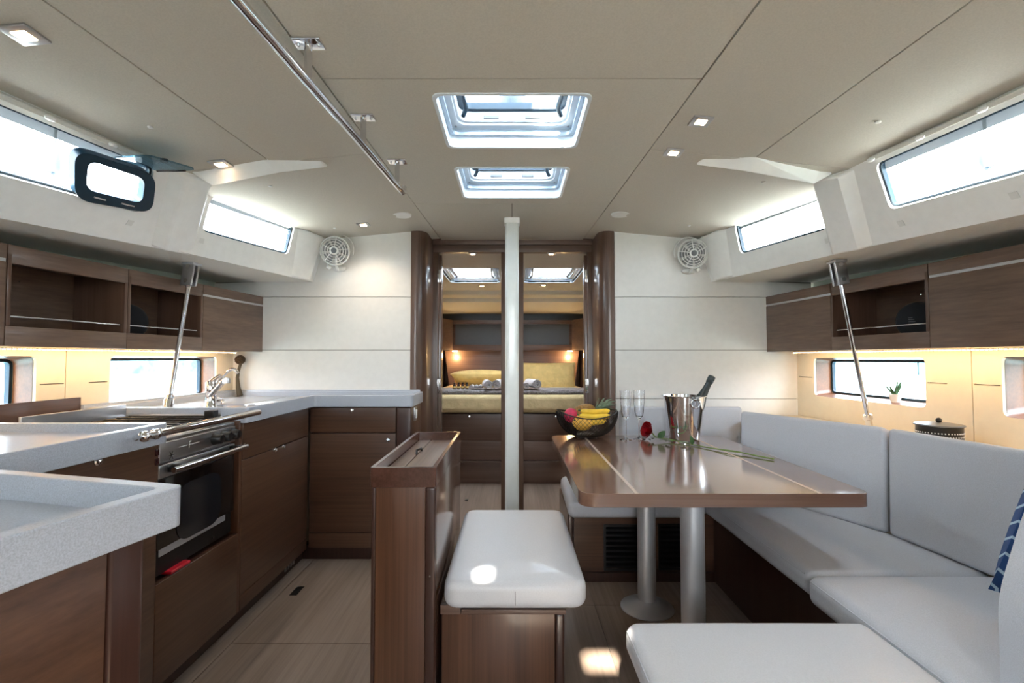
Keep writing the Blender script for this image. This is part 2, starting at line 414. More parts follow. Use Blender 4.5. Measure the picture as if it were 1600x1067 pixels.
def fascia(s, name, pb0, zb0, pb1, zb1, pt1, win, ext=0):
    A = PZ(pb0[0], pb0[1], zb0); B = PZ(pb1[0], pb1[1], zb1); T = slopept(pt1[0], pt1[1], s)
    pl = plane(B, A, T)             # u runs aft
    O, u, v, n = pl; out = 1 if n.x*s > 0 else -1
    L = (A-B).length
    w = roundpoly([onpl(pl, *q) for q in win], .03)
    # top edge: follow the ceiling plane a little above
    def topv(uu):
        p = to3(pl, (uu, 0)); vv = 0
        for _ in range(8): q = to3(pl, (uu, vv)); vv += (zc(q.x)+.015-q.z)/max(.3, v.z)
        return vv
    Le = L+ext
    e0 = -.16 if name == 'far' else 0
    lp = [V(e0,0), V(Le,0), V(Le,topv(Le)), V(e0,topv(e0))]
    if v.z < 0: pass
    mb = MB().holed([lp, w], O, u, v, n*out, .05)
    return pl, out, w, mb, lp, (A, B)
NB = {}
wallside = {-1: 'left', 1: 'right'}
cfg = {-1: dict(nb0=(0,341), nb1=(262,391), nt1=(285,268), nw=[(-70,134),(243,264),(219,333),(-70,254)],
                fb0=(285,394), fb1=(478,438), ft1=(503,371), fw=[(331,306),(461,353),(450,398),(316,361)]),
        1: dict(nb0=(1600,335), nb1=(1340,389), nt1=(1318,268), nw=[(1367,257),(1670,125),(1670,252),(1391,328)],
                fb0=(1312,396), fb1=(1123,438), ft1=(1097,371), fw=[(1147,351),(1274,301),(1292,358),(1157,397)])}
for s in (-1, 1):
    c = cfg[s]
    fn = fascia(s, 'near', c['nb0'], 1.60, c['nb1'], 1.632, c['nt1'], c['nw'], ext=2.6)
    ff = fascia(s, 'far', c['fb0'], 1.628, c['fb1'], 1.64, c['ft1'], c['fw'], ext=.02)
    NB[s] = (fn, ff)
    a = struct('trim_%d' % (1 if s < 0 else 2), fn[3], M['gel']); b = struct('trim_%d' % (3 if s < 0 else 4), ff[3], M['gel'])
    wn = window(fn[0], fn[2], fn[1]); wf = window(ff[0], ff[2], ff[1])
    SIDE[s] = dict(near=fn, far=ff, wn=wn, wf=wf)
    # gauze band of the raised blind + cream blind track along the top of every window
    for (f, w, corner, px_t) in ((fn, wn, c['nw'], .022), (ff, wf, c['fw'], .022)):
        pl, out = f[0], f[1]; q = [onpl(pl, *k) for k in corner]
        top = (q[0], q[1]); bot = (q[3], q[2])
        d0 = (bot[0]-top[0]); d1 = (bot[1]-top[1]); fr = .22 if f is fn else .20
        band = [top[0]+d0*.02, top[1]+d1*.02, top[1]+d1*fr, top[0]+d0*fr]
        if s > 0 and f is fn: pass
        O, u, v, n = pl
        part('blind', MB().holed([band], to3(pl, (0,0), out*.034), u, v, n*out, .004), M['shade'], w, 'grey gauze blind rolled up along the top')
        up = -(d0+d1).normalized(); dirv = (top[1]-top[0]).normalized()
        k0, k1 = top[0]+up*.03-dirv*.0, top[1]+up*.03
        bar = [k0-up*.009, k1-up*.009, k1+up*.009, k0+up*.009]
        part('blind_track', MB().holed([bar], to3(pl, (0,0), -out*.022), u, v, n*out, .022), M['cream'], w, 'slim cream blind track', bev=.003)
        for tt in (.02, .35, .68, .98):
            cc = to3(pl, k0*(1-tt)+k1*tt, -out*.024)
            part('track_clip', MB().ball(cc, .011, 8, (1,1.6,.8)), M['gel'], w)
    # ribs between and after the windows
    def rib(top_px, bot_px, prz, topz=None):
        """three-facet proud rib; pixel triples across its width at top and bottom"""
        return None
    # deck ledge (underside of the side deck)
    A0, A1 = fn[5]; B0, B1 = ff[5]
    e = (A1-A0).normalized(); Ax = A0-e*2.6
    led = [Ax, A1, B0, B1+ (B1-B0).normalized()*.16, V(s*2.25, 3.2, B1.z), V(s*2.25, Ax.y, Ax.z)]
    mb = MB(); m = len(led); mb.add([p+V(0,0,0) for p in led]+[p+V(0,0,.05) for p in led], [tuple(range(m)), tuple(range(2*m-1,m-1,-1))]+[(i,(i+1)%m,(i+1)%m+m,i+m) for i in range(m)])
    struct('trim_%d' % (5 if s < 0 else 6), mb, M['cream'])
# rib prisms: (top px pair, bottom px pair) stand proud of the fascia plane
def ribprism(s, pl, out, quad_px, proud, bevel_px, mat='gel', parent=None, name='window_rib'):
    base = [onpl(pl, *q) for q in quad_px]; topq = [onpl(pl, *q) for q in bevel_px]
    b = [to3(pl, q, out*.01) for q in base]; t = [to3(pl, q, -out*proud) for q in topq]
    return part(name, MB().hexa(b, t), M[mat], parent, bev=.008)
for s in (-1, 1):
    fn, ff = NB[s]; m = (lambda a: a) if s < 0 else (lambda a: 1600-a)
    P = lambda *q: [(m(a), b) for a, b in q]
    tr = D.objects['trim_1' if s < 0 else 'trim_2']; tr2 = D.objects['trim_3' if s < 0 else 'trim_4']
    ribprism(s, fn[0], fn[1], P((262,262),(335,268),(304,396),(232,384)), .035, P((282,268),(322,276),(290,392),(250,384)), parent=tr)
    ribprism(s, ff[0], ff[1], P((463,352),(507,366),(484,440),(452,432)), .03, P((478,360),(500,371),(478,436),(463,432)), parent=tr2)
# cross beams under the side ceiling
for s, pts in ((-1, ((300,270),(412,250),(500,250),(511,261),(437,270),(330,291))), (1, ((1300,272),(1182,246),(1100,247),(1089,258),(1163,268),(1272,288)))):
    zz = [0,0,0,-.012,-.045,-.06]
    P3 = []
    for (a, b), dz in zip(pts, zz):
        p = slopept(a, b, s); nn = V(s*slope,0,1).normalized(); P3.append(PP(a, b, V(s*.57,0,ZC+dz), nn))
    mb = MB(); m = len(P3); up = [V(p.x, p.y+(.012 if i > 2 else -.02), zc(p.x)+.01) for i, p in enumerate(P3)]
    mb.add(P3+up, [(0,1,5),(1,4,5),(1,2,3,4)]+[tuple(range(2*m-1,m-1,-1))]+[(i,(i+1)%m,(i+1)%m+m,i+m) for i in range(m)])
    struct('trim_%d' % (7 if s < 0 else 8), mb, M['gel'], bev=.004)

# hull lining below the overhead lockers, hull skin outside it, portholes
LIN = {-1: (V(-1.78,3.07,0), V(-1.87,1.75,0)), 1: (V(1.82,3.07,0), V(1.90,1.75,0))}
pcfg = {-1: dict(holes=[[(171,557),(338,556),(338,624),(172,635)], [(-60,556),(56,556),(56,640),(-60,664)]], gl=[(172,314,(561,629)), (-60,19,(560,644))],
                 vs=[(102,)], slots=[((62,600),(100,600)), ((139,597),(168,597))]),
        1: dict(holes=[[(1446,559),(1272,559),(1272,619),(1446,636)], [(1680,557),(1566,557),(1566,650),(1680,665)]], gl=[(1446,1299,(561,628)), (1680,1606,(560,646))],
                 vs=[(1519,)], slots=[((1248,589),(1269,589)), ((1449,598),(1480,599)), ((1522,601),(1563,602))])}
for s in (-1, 1):
    P0, P1 = LIN[s]; u = (P1-P0).normalized(); v = V(0,0,1); n = u.cross(v); out = 1 if n.x*s > 0 else -1
    pl = (P0, u, v, n); c = pcfg[s]
    z0, z1 = -.02, 1.24; Lmax = 4.3
    seam = onpl(pl, c['vs'][0][0], 600).x
    H = [[onpl(pl, *q) for q in h] for h in c['holes']]
    for h in H:   # make them rectangular in the wall: vertical sides
        xa = (h[0].x+h[3].x)/2; xb = (h[1].x+h[2].x)/2; h[0].x = h[3].x = xa; h[1].x = h[2].x = xb
        zt = (h[0].y+h[1].y)/2; zb = (h[2].y+h[3].y)/2; h[0].y = h[1].y = zt; h[2].y = h[3].y = zb
    HR = [roundpoly(h, .028) for h in H]
    SL = []
    for (a, b) in c['slots']:
        qa, qb = onpl(pl, *a), onpl(pl, *b); zm = (qa.y+qb.y)/2
        SL.append([V(min(qa.x,qb.x), zm-.002), V(max(qa.x,qb.x), zm-.002), V(max(qa.x,qb.x), zm+.002), V(min(qa.x,qb.x), zm+.002)])
    HULLQ = []
    GL = []
    for (h, (pa, pb, yy)) in zip(H, c['gl']):
        plo = (P0+n*out*.13, u, v, n)
        ub_ = onpl(plo, pb, 600).x
        g = [V(h[0].x, h[0].y-.012), V(ub_, h[0].y-.012), V(ub_, h[2].y+.012), V(h[0].x, h[2].y+.012)]
        GL.append(roundpoly(g, .03))
    side = struct('wall_%s' % wallside[s], MB().holed([[V(-.05,-.1),V(4.6,-.1),V(4.6,1.68),V(-.05,1.68)]]+GL, P0+n*out*.13, u, v, n*out, .02), M['hull'])
    for k, (ua, ub) in enumerate(((-.02, seam-.002), (seam+.002, Lmax))):
        inside = lambda lp: ua < lp[0].x < ub and ua < lp[2].x < ub
        loops = [rectuv(ua, ub, z0, z1)] if False else [[V(ua,z0),V(ub,z0),V(ub,z1),V(ua,z1)]]
        loops += [h for h in HR if inside(h)]+[q for q in SL if inside(q)]
        struct('lining_panel', MB().holed(loops, P0, u, v, n*out, .012), M['lining'], side)
    struct('joint_backing', MB().holed([[V(-.05,-.1),V(4.35,-.1),V(4.35,1.24),V(-.05,1.24)]]+HR, P0+n*out*.0125, u, v, n*out, .004), M['groove'], side)
    for hr, g, h in zip(HR, GL, H):
        wr = window((P0+n*out*.118, u, v, n), g, out, gas=.012)
        r0 = [to3(pl, q, 0) for q in hr]; r1 = [to3(pl, q, out*.128) for q in g]
        part('recess_lining', MB().loft([r0, r1]), M['wrec'], wr, 'warm wood lining of the window recess')
    SIDE[s]['pl'] = pl; SIDE[s]['H'] = H; SIDE[s]['out'] = out

# forward bulkheads with boards
def bback(s): return MB().holed([[V(s*.66,-.02),V(s*1.93,-.02),V(s*1.93,1.64),V(s*1.38,1.66),V(s*1.29,2.0),V(s*.66,2.0)]], (0,BY+.012,0), (1,0,0), (0,0,1), (0,1,0), .028)
wf_ = struct('wall_front', bback(-1), M['groove'])
part('bulkhead_backing', bback(1), M['groove'], wf_)
zj = [PY(560,464,BY).z, PY(560,547,BY).z, PY(560,623,BY).z]
for (xa, xb) in ((-1.92,-.65), (.66, 1.92)):
    sgn = -1 if xa < 0 else 1; xin = xb if xa < 0 else xa
    top = [V(xin,zj[0]+.0018), V(sgn*1.92,zj[0]+.0018), V(sgn*1.92,1.63), V(sgn*1.38,1.65), V(sgn*1.27,1.97), V(xin,1.997)]
    part('wall_panel', MB().holed([top], (0,BY-.002,0), (1,0,0), (0,0,1), (0,1,0), .014), M['panel'], wf_)
    for a, b in ((zj[1], zj[0]), (zj[2], zj[1]), (-.02, zj[2])):
        part('wall_panel', MB().box(xa, xb, BY-.002, BY+.012, a+.0018, b-.0018), M['panel'], wf_)
# rounded walnut corner posts of the door recess
for s in (-1, 1):
    xo = -.648 if s < 0 else .655; xi = -.555 if s < 0 else .562
    arc = [V(xo, BY+.05), V(xo, BY-.012)]
    arc += [V(xo+(xi-xo)*(.25+.75*math.sin(t)), BY-.012+.10*(1-math.cos(t))) for t in [k*math.pi/2/8 for k in range(9)]]
    arc += [V(xi, DYW+.02), V(xi+s*.03, DYW+.02), V(xi+s*.03, BY+.1)]
    if s > 0: arc.reverse()
    struct('trim_%d' % (9 if s < 0 else 10), MB().prism(arc, 0, 1.985), M['wgz'])
# door wall: jambs, mullion, lintel
zl0 = PY(740,394,DYW).z; zl1 = PY(740,383,DYW).z; zl2 = PY(740,374,DYW).z
xj = [PY(p,560,DYW).x for p in (671,684,783,818,919,931)]
dm = struct('trim_11', MB().box(xj[0],xj[1],DYW,DYW+.05,0,zl0,.003), M['wgz'])
struct('trim_12', MB().box(xj[2],xj[3],DYW,DYW+.05,0,zl0,.003), M['wgz'])
struct('trim_13', MB().box(xj[4],xj[5],DYW,DYW+.05,0,zl0,.003), M['wgz'])
struct('trim_14', MB().box(xj[0],xj[5],DYW-.004,DYW+.05,zl0,zl1,.003), M['wgx'])
struct('trim_15', MB().box(-.58,.59,DYW-.02,DYW+.05,zl1,zl2+.005,.003), M['wgx'])
struct('trim_16', MB().box(-.60,.60,DYW+.02,DYW+.06,zl2,ZC+.02), M['headliner'])
struct('trim_17', MB().box(-1.3,xj[0],DYW+.01,DYW+.05,-.02,2.0), M['wdk']); struct('trim_18', MB().box(xj[5],1.3,DYW+.01,DYW+.05,-.02,2.0), M['wdk'])
# doors swung open into the forward cabin
for i, s in enumerate((-1, 1)):
    xh = xj[1]+.003 if s < 0 else xj[4]-.003
    dirn = V(xh, DYW+.05, 0).normalized(); dirn = V(dirn.x*1.0, dirn.y, 0); side_ = V(-dirn.y, dirn.x, 0)*s*-1
    side_ = V(s, 0, 0)
    p0 = V(xh, DYW+.055, 0); wd = .42; tk = .03
    dd = V(s*-.0, 1, 0); ang = math.atan2(xh, DYW)*.82; dd = V(math.sin(ang), math.cos(ang), 0); sd = V(-dd.y, dd.x, 0); sd = sd if sd.x*s > 0 else -sd
    q = [p0, p0+dd*wd, p0+dd*wd+sd*-tk*-1*0+sd*0, p0]
    b = [p0-sd*tk*.5, p0+dd*wd-sd*tk*.5, p0+dd*wd+sd*tk*.5, p0+sd*tk*.5]
    dr = struct('door_%d' % (i+1), MB().rhex([x+V(0,0,.02) for x in b], [x+V(0,0,zl0-.01) for x in b], .003, 2, 1), M['wgz'])
    for zz, hgt in ((PY(690,431,DYW).z, .045), (PY(690,603,DYW).z, .05)):
        pc = p0-V(s*.004, .004, 0)
        hp = struct('hinge_plate', MB().box(pc.x-.012, pc.x+.012, pc.y-.055, pc.y-.050, zz-hgt, zz+hgt, .002), M['chrome'], dr)
    zz = PY(690,601,DYW).z; ps = p0+dd*.05-sd*tk*.5
    hd = struct('handle', MB().tube([ps, ps-sd*.05, ps-sd*.055+dd*.02, ps-sd*.055+dd*.10], .008, 8), M['chrome'], dr)
    part('rosette', MB().lathe([(.022,0),(.022,.006),(.012,.008)], ps, -sd, 20), M['chrome'], hd)

# hatches in the ceiling
def hatch(h, num, z0=ZC, kk=1, lid=True, dark=True):
    z = z0; depth = .13*kk; K = lambda q: z+q*kk
    WIN['n'] += 1
    cx, cy = (h[0]+h[1])/2, (h[2]+h[3])/2
    root = D.objects.new('window_%d' % WIN['n'], None); COL.objects.link(root); root.location = (cx,cy,z); WL[root.name] = V(cx,cy,z); root['kind'] = 'structure'
    def rp(e, r=.035): return roundpoly(rect(h[0]+e, h[1]-e, h[2]+e, h[3]-e), r)
    part('reveal', MB().prism(rp(-.012), z-.004, z+depth, [rp(0)]), M['hatchwhite'], root, bev=.002)
    part('lower_frame', MB().prism(rp(-.006), K(.040), K(.052), [rp(.014,.03)]), M['framegrey'], root)
    part('upper_frame', MB().prism(rp(-.006), K(.068), K(.078), [rp(.034,.05)]), M['hatchwhite'], root, bev=.002)
    part('coaming', MB().prism(rp(.030,.05), K(.078), K(.118), [rp(.042,.05)]), M['hatchwhite'], root, bev=.003)
    lidr = part('lid_frame', MB().prism(rp(.030,.05), K(.12), K(.145), [rp(.058,.03)]), M['navy'] if dark else M['hatchwhite'], root, 'dark lid frame of the hatch' if dark else None)
    part('pane', MB().prism(rp(.052,.03), K(.132), K(.140)), M['glass'] if kk == 1 else M['blindwhite'], root)
    for sx in (-1, 1):
        xx = cx+sx*((h[1]-h[0])/2-.066)
        part('lid_stay', MB().tube([(xx,h[2]+.05,K(.112)),(xx,cy,K(.108)),(xx-sx*.006,h[3]-.1,K(.10)),(xx+sx*.008,h[3]-.07,K(.085))], .009, 8), M['navy'] if dark else M['grey'], root)
        part('frame_screw', MB().lathe([(.005,0),(.005,.003)], (cx+sx*((h[1]-h[0])/2-.026), h[3]-.03, K(.063)), (0,0,1), 10), M['steel'], root)
        part('catch', MB().box(cx+sx*.08-.03, cx+sx*.08+.03, h[3]-.046, h[3]-.040, K(.088), K(.102), .002), M['grey'], root)
    return root
hatch(HA, 1); hatch(HB, 2)
# aft bulkhead with the companionway opening, steps side hidden behind the camera
struct('wall_back', MB().holed([[V(-2.3,-.05),V(2.3,-.05),V(2.3,2.1),V(-2.3,2.1)], [V(-.35,.9),V(.35,.9),V(.35,1.9),V(-.35,1.9)]], (0,YA,0), (1,0,0), (0,0,1), (0,-1,0), .04), M['gel'])

# ------------------------------------------------------------------ forward cabin shell
CZ = 1.90
cw = PZ
def hp(px, py): return PZ(px, py, CZ)
hc = (hp(698,424).x, hp(780,420).x, hp(740,419).y, hp(740,441).y)
hc1 = (-.60, -.12, hp(740,419).y, hp(740,441).y); hc2 = (.12, .60, hc1[2], hc1[3])
cc = struct('ceiling', MB().prism(rect(-1.28,1.28,DYW+.05,5.3), CZ, CZ+.03, [hole(hc1), hole(hc2)]), M['cream']); 
hatch(hc1, 3, CZ, .42, dark=False); hatch(hc2, 4, CZ, .42, dark=False)
struct('trim_19', MB().prism(rect(-1.28,1.28,DYW,5.4), CZ+.032, CZ+.05, [hole(hc1,.03,.02), hole(hc2,.03,.02)]), M['groove'])
# stepped forward headliner: curved ridge
prof = [(5.27,CZ+.0),(5.30,CZ-.045),(5.42,CZ-.055),(5.50,CZ-.057),(5.52,CZ-.10),(5.66,CZ-.115),(5.72,CZ-.14),(5.95,CZ-.17),(6.4,CZ-.18)]
rings = [[V(-1.25,y,z),V(1.25,y,z)] for y, z in prof]
mb = MB(); mb.add([p for r_ in rings for p in r_]+[p+V(0,0,.06) for r_ in rings for p in r_], [(2*i,2*i+1,2*i+3,2*i+2) for i in range(len(rings)-1)]+[(18+2*i,18+2*i+1,18+2*i+3,18+2*i+2) for i in range(len(rings)-1)])
struct('trim_20', mb, M['cream'])
for s in (-1, 1):
    b = [V(s*1.26,DYW+.05,0), V(s*1.28,DYW+.05,0), V(s*.9,6.5,0), V(s*.88,6.5,0)]
    struct('trim_%d' % (21 if s < 0 else 22), MB().hexa(b, [p+V(0,0,2.0) for p in b]), M['wgy'])
struct('trim_23', MB().box(-1.6,1.6,6.4,6.44,0,2.0), M['wgx'])
# outside: water and a low quay
struct('ground', MB().prism(rect(-150,150,-150,150), .48, .5, [rect(-2.35,2.35,-2.2,7)]), M['water'])
for s in (-1, 1):
    mb = MB()
    for k in range(14):
        y = -30+k*7; mb.box(min(s*16,s*18), max(s*16,s*18), y, y+6.9, .4, 1.9+random.uniform(-.3,.3))
    solo('stone_quay', mb, M['stone'], 'low pale stone quay across the water to %s' % ('port' if s < 0 else 'starboard'), 'quay', (s*17,0,.4))
    # shroud with turnbuckle outside the big window
    p = PY(*((82,290) if s < 0 else (1543,275)), 1.62 if s < 0 else 1.72); p = p+V(s*.32,.32,0)
    p = PX(*((82,270) if s < 0 else (1543,262)), s*2.05)
    mb = MB().tube([(p.x,p.y,1.55),(p.x,p.y,1.85)], .02, 10).tube([(p.x,p.y,1.85),(p.x*.985,p.y,3.2)], .006, 6)
    mb.lathe([(.02,0),(.032,.02),(.032,.09),(.018,.13)], (p.x,p.y,p.z), (0,0,1), 12)
    solo('rigging_shroud', mb, M['spar'], 'grey rigging wire and turnbuckle outside the big %s window' % ('left' if s < 0 else 'right'), 'rigging', (p.x,p.y,1.55))
bm_ = thing('sun_blocker', 'unseen sun blocker added over the hatches, shaped like a spar with a furled white sail', 'sun_blocker', (.02,1.9,2.9))
part('spar', MB().tube([(.0,2.78,2.9),(-.80,-1.1,2.95)], .08, 16), M['alu'], bm_)  # spar and sail bundle added out of view to keep sun off the hatches
part('sail_blocker', MB().rhex([V(-1.14,-1.1,3.02),V(-.46,-1.1,3.02),V(.30,2.3,3.0),V(-.50,2.3,3.0)],[V(-.92,-1.1,3.25),V(-.68,-1.1,3.25),V(.05,2.3,3.6),V(-.25,2.3,3.6)], .1, 4, 6), M['hatchwhite'], bm_)
solo('mast', MB().tube([(.0,2.86,2.06),(.0,2.86,9)], .085, 24), M['spar'], 'blue-grey mast seen up through the ceiling hatch', 'mast', (.0,2.86,2.06))

# ------------------------------------------------------------------ GALLEY
XF = -1.155; XC = -1.125; ZT = .94; ZB = .875
ye = PZ(482,620,ZT).y             # face of the end counter
YE = 2.74
xE = PY(645,620,YE).x
ys0 = PX(251,700,XF).y; ys1_ = PX(374,650,XF).y    # stove bay
S0, S1 = ys0+.0, ys1_
def linx(s, y): P0, P1 = LIN[s]; return P0.x+(P1.x-P0.x)*(y-P0.y)/(P1.y-P0.y)
def worktop(name, poly, holes, label, origin, rim=.028, rimsides=None, fid=.028):
    if area(poly) < 0: poly = poly[::-1]
    inner = offset(poly, rim)
    t = thing(name, label, 'worktop', origin)
    part('fiddle_rim', MB().prism(roundpoly(poly, .02, 3), ZB, ZT, [roundpoly(inner, .015, 3)]), M['quartz'], t, bev=.005)
    part('work_surface', MB().prism(offset(poly, rim*.6), ZB+.012, ZT-fid, holes), M['quartz'], t)
    return t
# A: foreground return, bottom left
pA = PZ(291,757,ZT); pB = PZ(0,842,ZT); pC = PZ(0,733,ZT)
e = (pB-pA); farx = -1.86
polyA = [V(pA.x,pA.y), V(pC.x,pC.y), V(XC-.02, pC.y+.01), V(farx, pC.y+.02), V(farx,-.6), V(pA.x+e.x*4, pA.y+e.y*4)]
worktop('galley_worktop', polyA, [], 'grey speckled worktop with raised lip, nearest in the bottom left corner', (pA.x-.3,pA.y-.3,ZB), .026, fid=.045)
ca = thing('galley_cabinet', 'walnut cabinet under the nearest grey worktop, bottom left corner', 'cabinet', (pA.x-.3,pA.y-.4,0))
ia = offset(polyA if area(polyA) > 0 else polyA[::-1], .03)
# rounded corner post + side panel
n2 = V(e.y, -e.x).normalized(); ed = V(e.x, e.y).normalized()
c0 = V(pA.x,pA.y)+ed*.035-V(abs(n2.x),0)*.03
post = MB().prism(roundpoly([c0, c0+ed*.055, c0+ed*.055+V(-.06,0), c0+V(-.06,.0)], [.012,.004,.004,.02]), 0, ZB-.002)
part('corner_post', post, M['wdk'], ca)
s0 = c0+ed*.058+V(-.004,0); s1 = c0+ed*1.3+V(-.004,0)
part('side_panel', MB().hexa([V(s0.x,s0.y,.08),V(s1.x,s1.y,.08),V(s1.x-.02,s1.y,.08),V(s0.x-.02,s0.y,.08)], [V(s0.x,s0.y,ZB-.002),V(s1.x,s1.y,ZB-.002),V(s1.x-.02,s1.y,ZB-.002),V(s0.x-.02,s0.y,ZB-.002)]), M['wy'], ca)
part('back_panel', MB().hexa([V(c0.x-.06,c0.y-.01,0),V(c0.x-.06,c0.y-.03,0),V(-1.13,pC.y-.05,0),V(-1.13,pC.y-.03,0)], [V(c0.x-.06,c0.y-.01,ZB-.002),V(c0.x-.06,c0.y-.03,ZB-.002),V(-1.13,pC.y-.05,ZB-.002),V(-1.13,pC.y-.03,ZB-.002)]), M['wx'], ca)
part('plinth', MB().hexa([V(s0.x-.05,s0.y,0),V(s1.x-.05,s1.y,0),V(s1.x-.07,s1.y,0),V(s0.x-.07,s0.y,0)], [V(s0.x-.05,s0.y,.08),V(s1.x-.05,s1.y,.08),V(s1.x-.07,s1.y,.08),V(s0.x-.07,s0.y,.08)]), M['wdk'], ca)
# B: worktop beside the stove
polyB = [V(XC,pC.y+.03), V(XC,S0-.005), V(linx(-1,S0)+.01,S0-.005), V(linx(-1,pC.y)+.01,pC.y+.03)]
wB = worktop('galley_worktop', polyB, [], 'grey speckled worktop between the near counter and the stove', (-1.4,1.25,ZB))
p = PZ(8,672,ZT-.025); mbk = MB().tube([p+V(-.02,-.02,.0), p+V(-.012,-.015,.014), p+V(.012,.015,.014), p+V(.02,.02,0)], .003, 6)
part('locker_pull', mbk, M['black'], wB)
def knob(px, py, X=None, Y=None, parent=None, r=.011):
    p = PX(px, py, X) if X is not None else PY(px, py, Y); a = V(1,0,0) if X is not None else V(0,-1,0)
    part('push_knob', MB().lathe([(r,-.001),(r,.004),(r*.7,.007),(r*.7,.012),(r*.4,.014),(.0001,.014)], p, a, 18), M['chrome'], parent)
cb = thing('galley_cabinet', 'walnut cabinet with one steel push knob beside the stove', 'cabinet', (XF,1.25,0))
part('front_panel', MB().box(XF-.02,XF,pC.y+.0,S0-.008,.08,ZB-.004,.002), M['wy'], cb)
part('end_panel', MB().box(XF-.45,XF-.022,S0-.026,S0-.008,.0,ZB-.004), M['wx'], cb)
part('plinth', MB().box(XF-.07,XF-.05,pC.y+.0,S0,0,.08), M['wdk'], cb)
knob(151,721, X=XF, parent=cb)
for zz in (.845,.815):
    q = PX(245,700,XF); part('switch', MB().box(XF-.001,XF+.004,q.y-.008,q.y+.008,zz-.011,zz+.011,.002), M['amber'], cb)
# stove bay: cavity panels
OZ0 = PX(372,833,XF).z
bay = thing('stove_surround', 'walnut surround and lower panel below and behind the stove', 'panel', (XF,(S0+S1)/2,0))
part('lower_panel', MB().box(XF-.02,XF,S0-.006,S1+.008,.08,OZ0,.002), M['wy'], bay)
part('side_post', MB().box(XF-.30,XF-.001,S1+.008,S1+.028,.08,ZB+.01,.002), M['wz'], bay)
part('bay_floor', MB().box(XF-.6,XF-.02,S0,S1+.008,OZ0-.02,OZ0-.004), M['wdk'], bay)
xw = linx(-1,(S0+S1)/2)+.03
part('rear_panel', MB().box(xw-.008,xw,S0,S1+.008,OZ0,.985), M['wy'], bay)
part('plinth', MB().box(XF-.07,XF-.05,S0,S1+.03,0,.08), M['wdk'], bay)
# the stove
G = .012; A0_, A1_ = S0+G, S1-.006; xs = XF-.012
st = thing('gimballed_stove', 'stainless steel stove with black glass oven door and grab rail', 'stove', (XF-.25,(S0+S1)/2,OZ0))
part('oven_body', MB().box(xs-.46,xs-.02,A0_+.002,A1_-.002,OZ0+.02,.86), M['steel'], st)
zf1 = PX(300,690,XF).z
zt_ = .868; zm_ = PX(253,748,xs).z; 
z_pan_b = PX(374,687,xs).z; z_door_t = z_pan_b-.008
part('control_panel', MB().box(xs-.02,xs,A0_,A1_,z_pan_b,zt_,.003), M['steel'], st)
dtop = MB().box(xs-.02,xs,A0_,A1_,z_door_t-.045,z_door_t,.003)
dr = part('oven_door', MB().box(xs-.02,xs-.002,A0_,A1_,OZ0+.10,z_door_t-.047,.003), M['blackglass'], st)
part('door_trim', dtop, M['steel'], dr)
hz = z_door_t-.018; hx = xs+.035
part('door_handle', MB().tube([(hx,A0_+.02,hz),(hx,A1_+.025,hz)], .010, 12), M['chrome'], dr)
for yy in (A0_+.05, A1_-.03): part('handle_bracket', MB().box(xs-.001,hx,yy-.012,yy+.012,hz-.012,hz+.012,.003), M['black'], dr)
part('oven_window', MB().holed([roundpoly(rect(A0_+.09,A1_-.09,z_door_t-.29,z_door_t-.09), .07, 8)], (xs-.001,0,0), (0,1,0), (0,0,1), (1,0,0), .0015), plain('oven_inner_glass',(24,27,32),.12), dr)
part('bottom_panel', MB().box(xs-.03,xs-.012,A0_,A1_,OZ0+.012,OZ0+.096,.002), M['black'], st)
part('vent_strip', MB().box(xs-.011,xs-.006,A0_+.02,A1_-.05,OZ0+.075,OZ0+.10,.001), M['alu'], st)
part('bottom_screw', MB().lathe([(.005,0),(.005,.004)], (xs-.012,(A0_+A1_)/2+.1,OZ0+.03), (1,0,0), 10), M['chrome'], st)
for px, py in ((335,686),(348,683),(362,680)):
    q = PX(px, py, xs); part('control_knob', MB().lathe([(.024,0),(.023,.006),(.019,.03),(.016,.033),(.0001,.034)], (xs,q.y,(z_pan_b+zt_)/2), (1,0,0), 20), M['black'], st)
# panel emblem: thin line, letter-like strokes
qm = (A0_+A1_)/2-.07; zz = (z_pan_b+zt_)/2+.004
em = MB().box(xs,xs+.0008,qm-.055,qm-.012,zz-.001,zz+.001).box(xs,xs+.0008,qm+.012,qm+.055,zz-.001,zz+.001).box(xs,xs+.0008,qm-.003,qm,zz-.012,zz+.012).box(xs,xs+.0008,qm,qm+.009,zz+.008,zz+.012).box(xs,xs+.0008,qm,qm+.006,zz-.001,zz+.002)
part('emblem', em, M['whiteplast'], st)
ig = MB()
for k in range(3): a = k*math.pi/3; ig.tube([(xs+.0005,A0_+.055-math.cos(a)*.016,zz-.02-math.sin(a)*.016),(xs+.0005,A0_+.055+math.cos(a)*.016,zz-.02+math.sin(a)*.016)], .0012, 4)
part('ignition_mark', ig, M['black'], st)
part('hob_top', MB().box(xs-.46,xs-.003,A0_,A1_,.868,.882,.004), M['steel'], st)
for (bx_, by_, rr) in ((-.13,.12,.045),(-.13,.36,.036),(-.32,.24,.042)):
    part('burner', MB().lathe([(rr,0),(rr,.008),(rr*.7,.014),(rr*.7,.02),(.0001,.022)], (xs+bx_,S0+by_*(S1-S0)/.48,.882), (0,0,1), 20), M['black'], st)
gr = MB()
for k in range(7):
    yy = A0_+.04+(A1_-A0_-.08)*k/6; gr.tube([(xs-.42,yy,.910),(xs-.05,yy,.910)], .0032, 6)
for xx in (-.42,-.235,-.05): gr.tube([(xs+xx,A0_+.03,.907),(xs+xx,A1_-.03,.907)], .0036, 6)
for xx in (-.42,-.05):
    for yy in (A0_+.04, A1_-.04): gr.tube([(xs+xx,yy,.882),(xs+xx,yy,.908)], .004, 6)
part('pan_support', gr, M['black'], st)
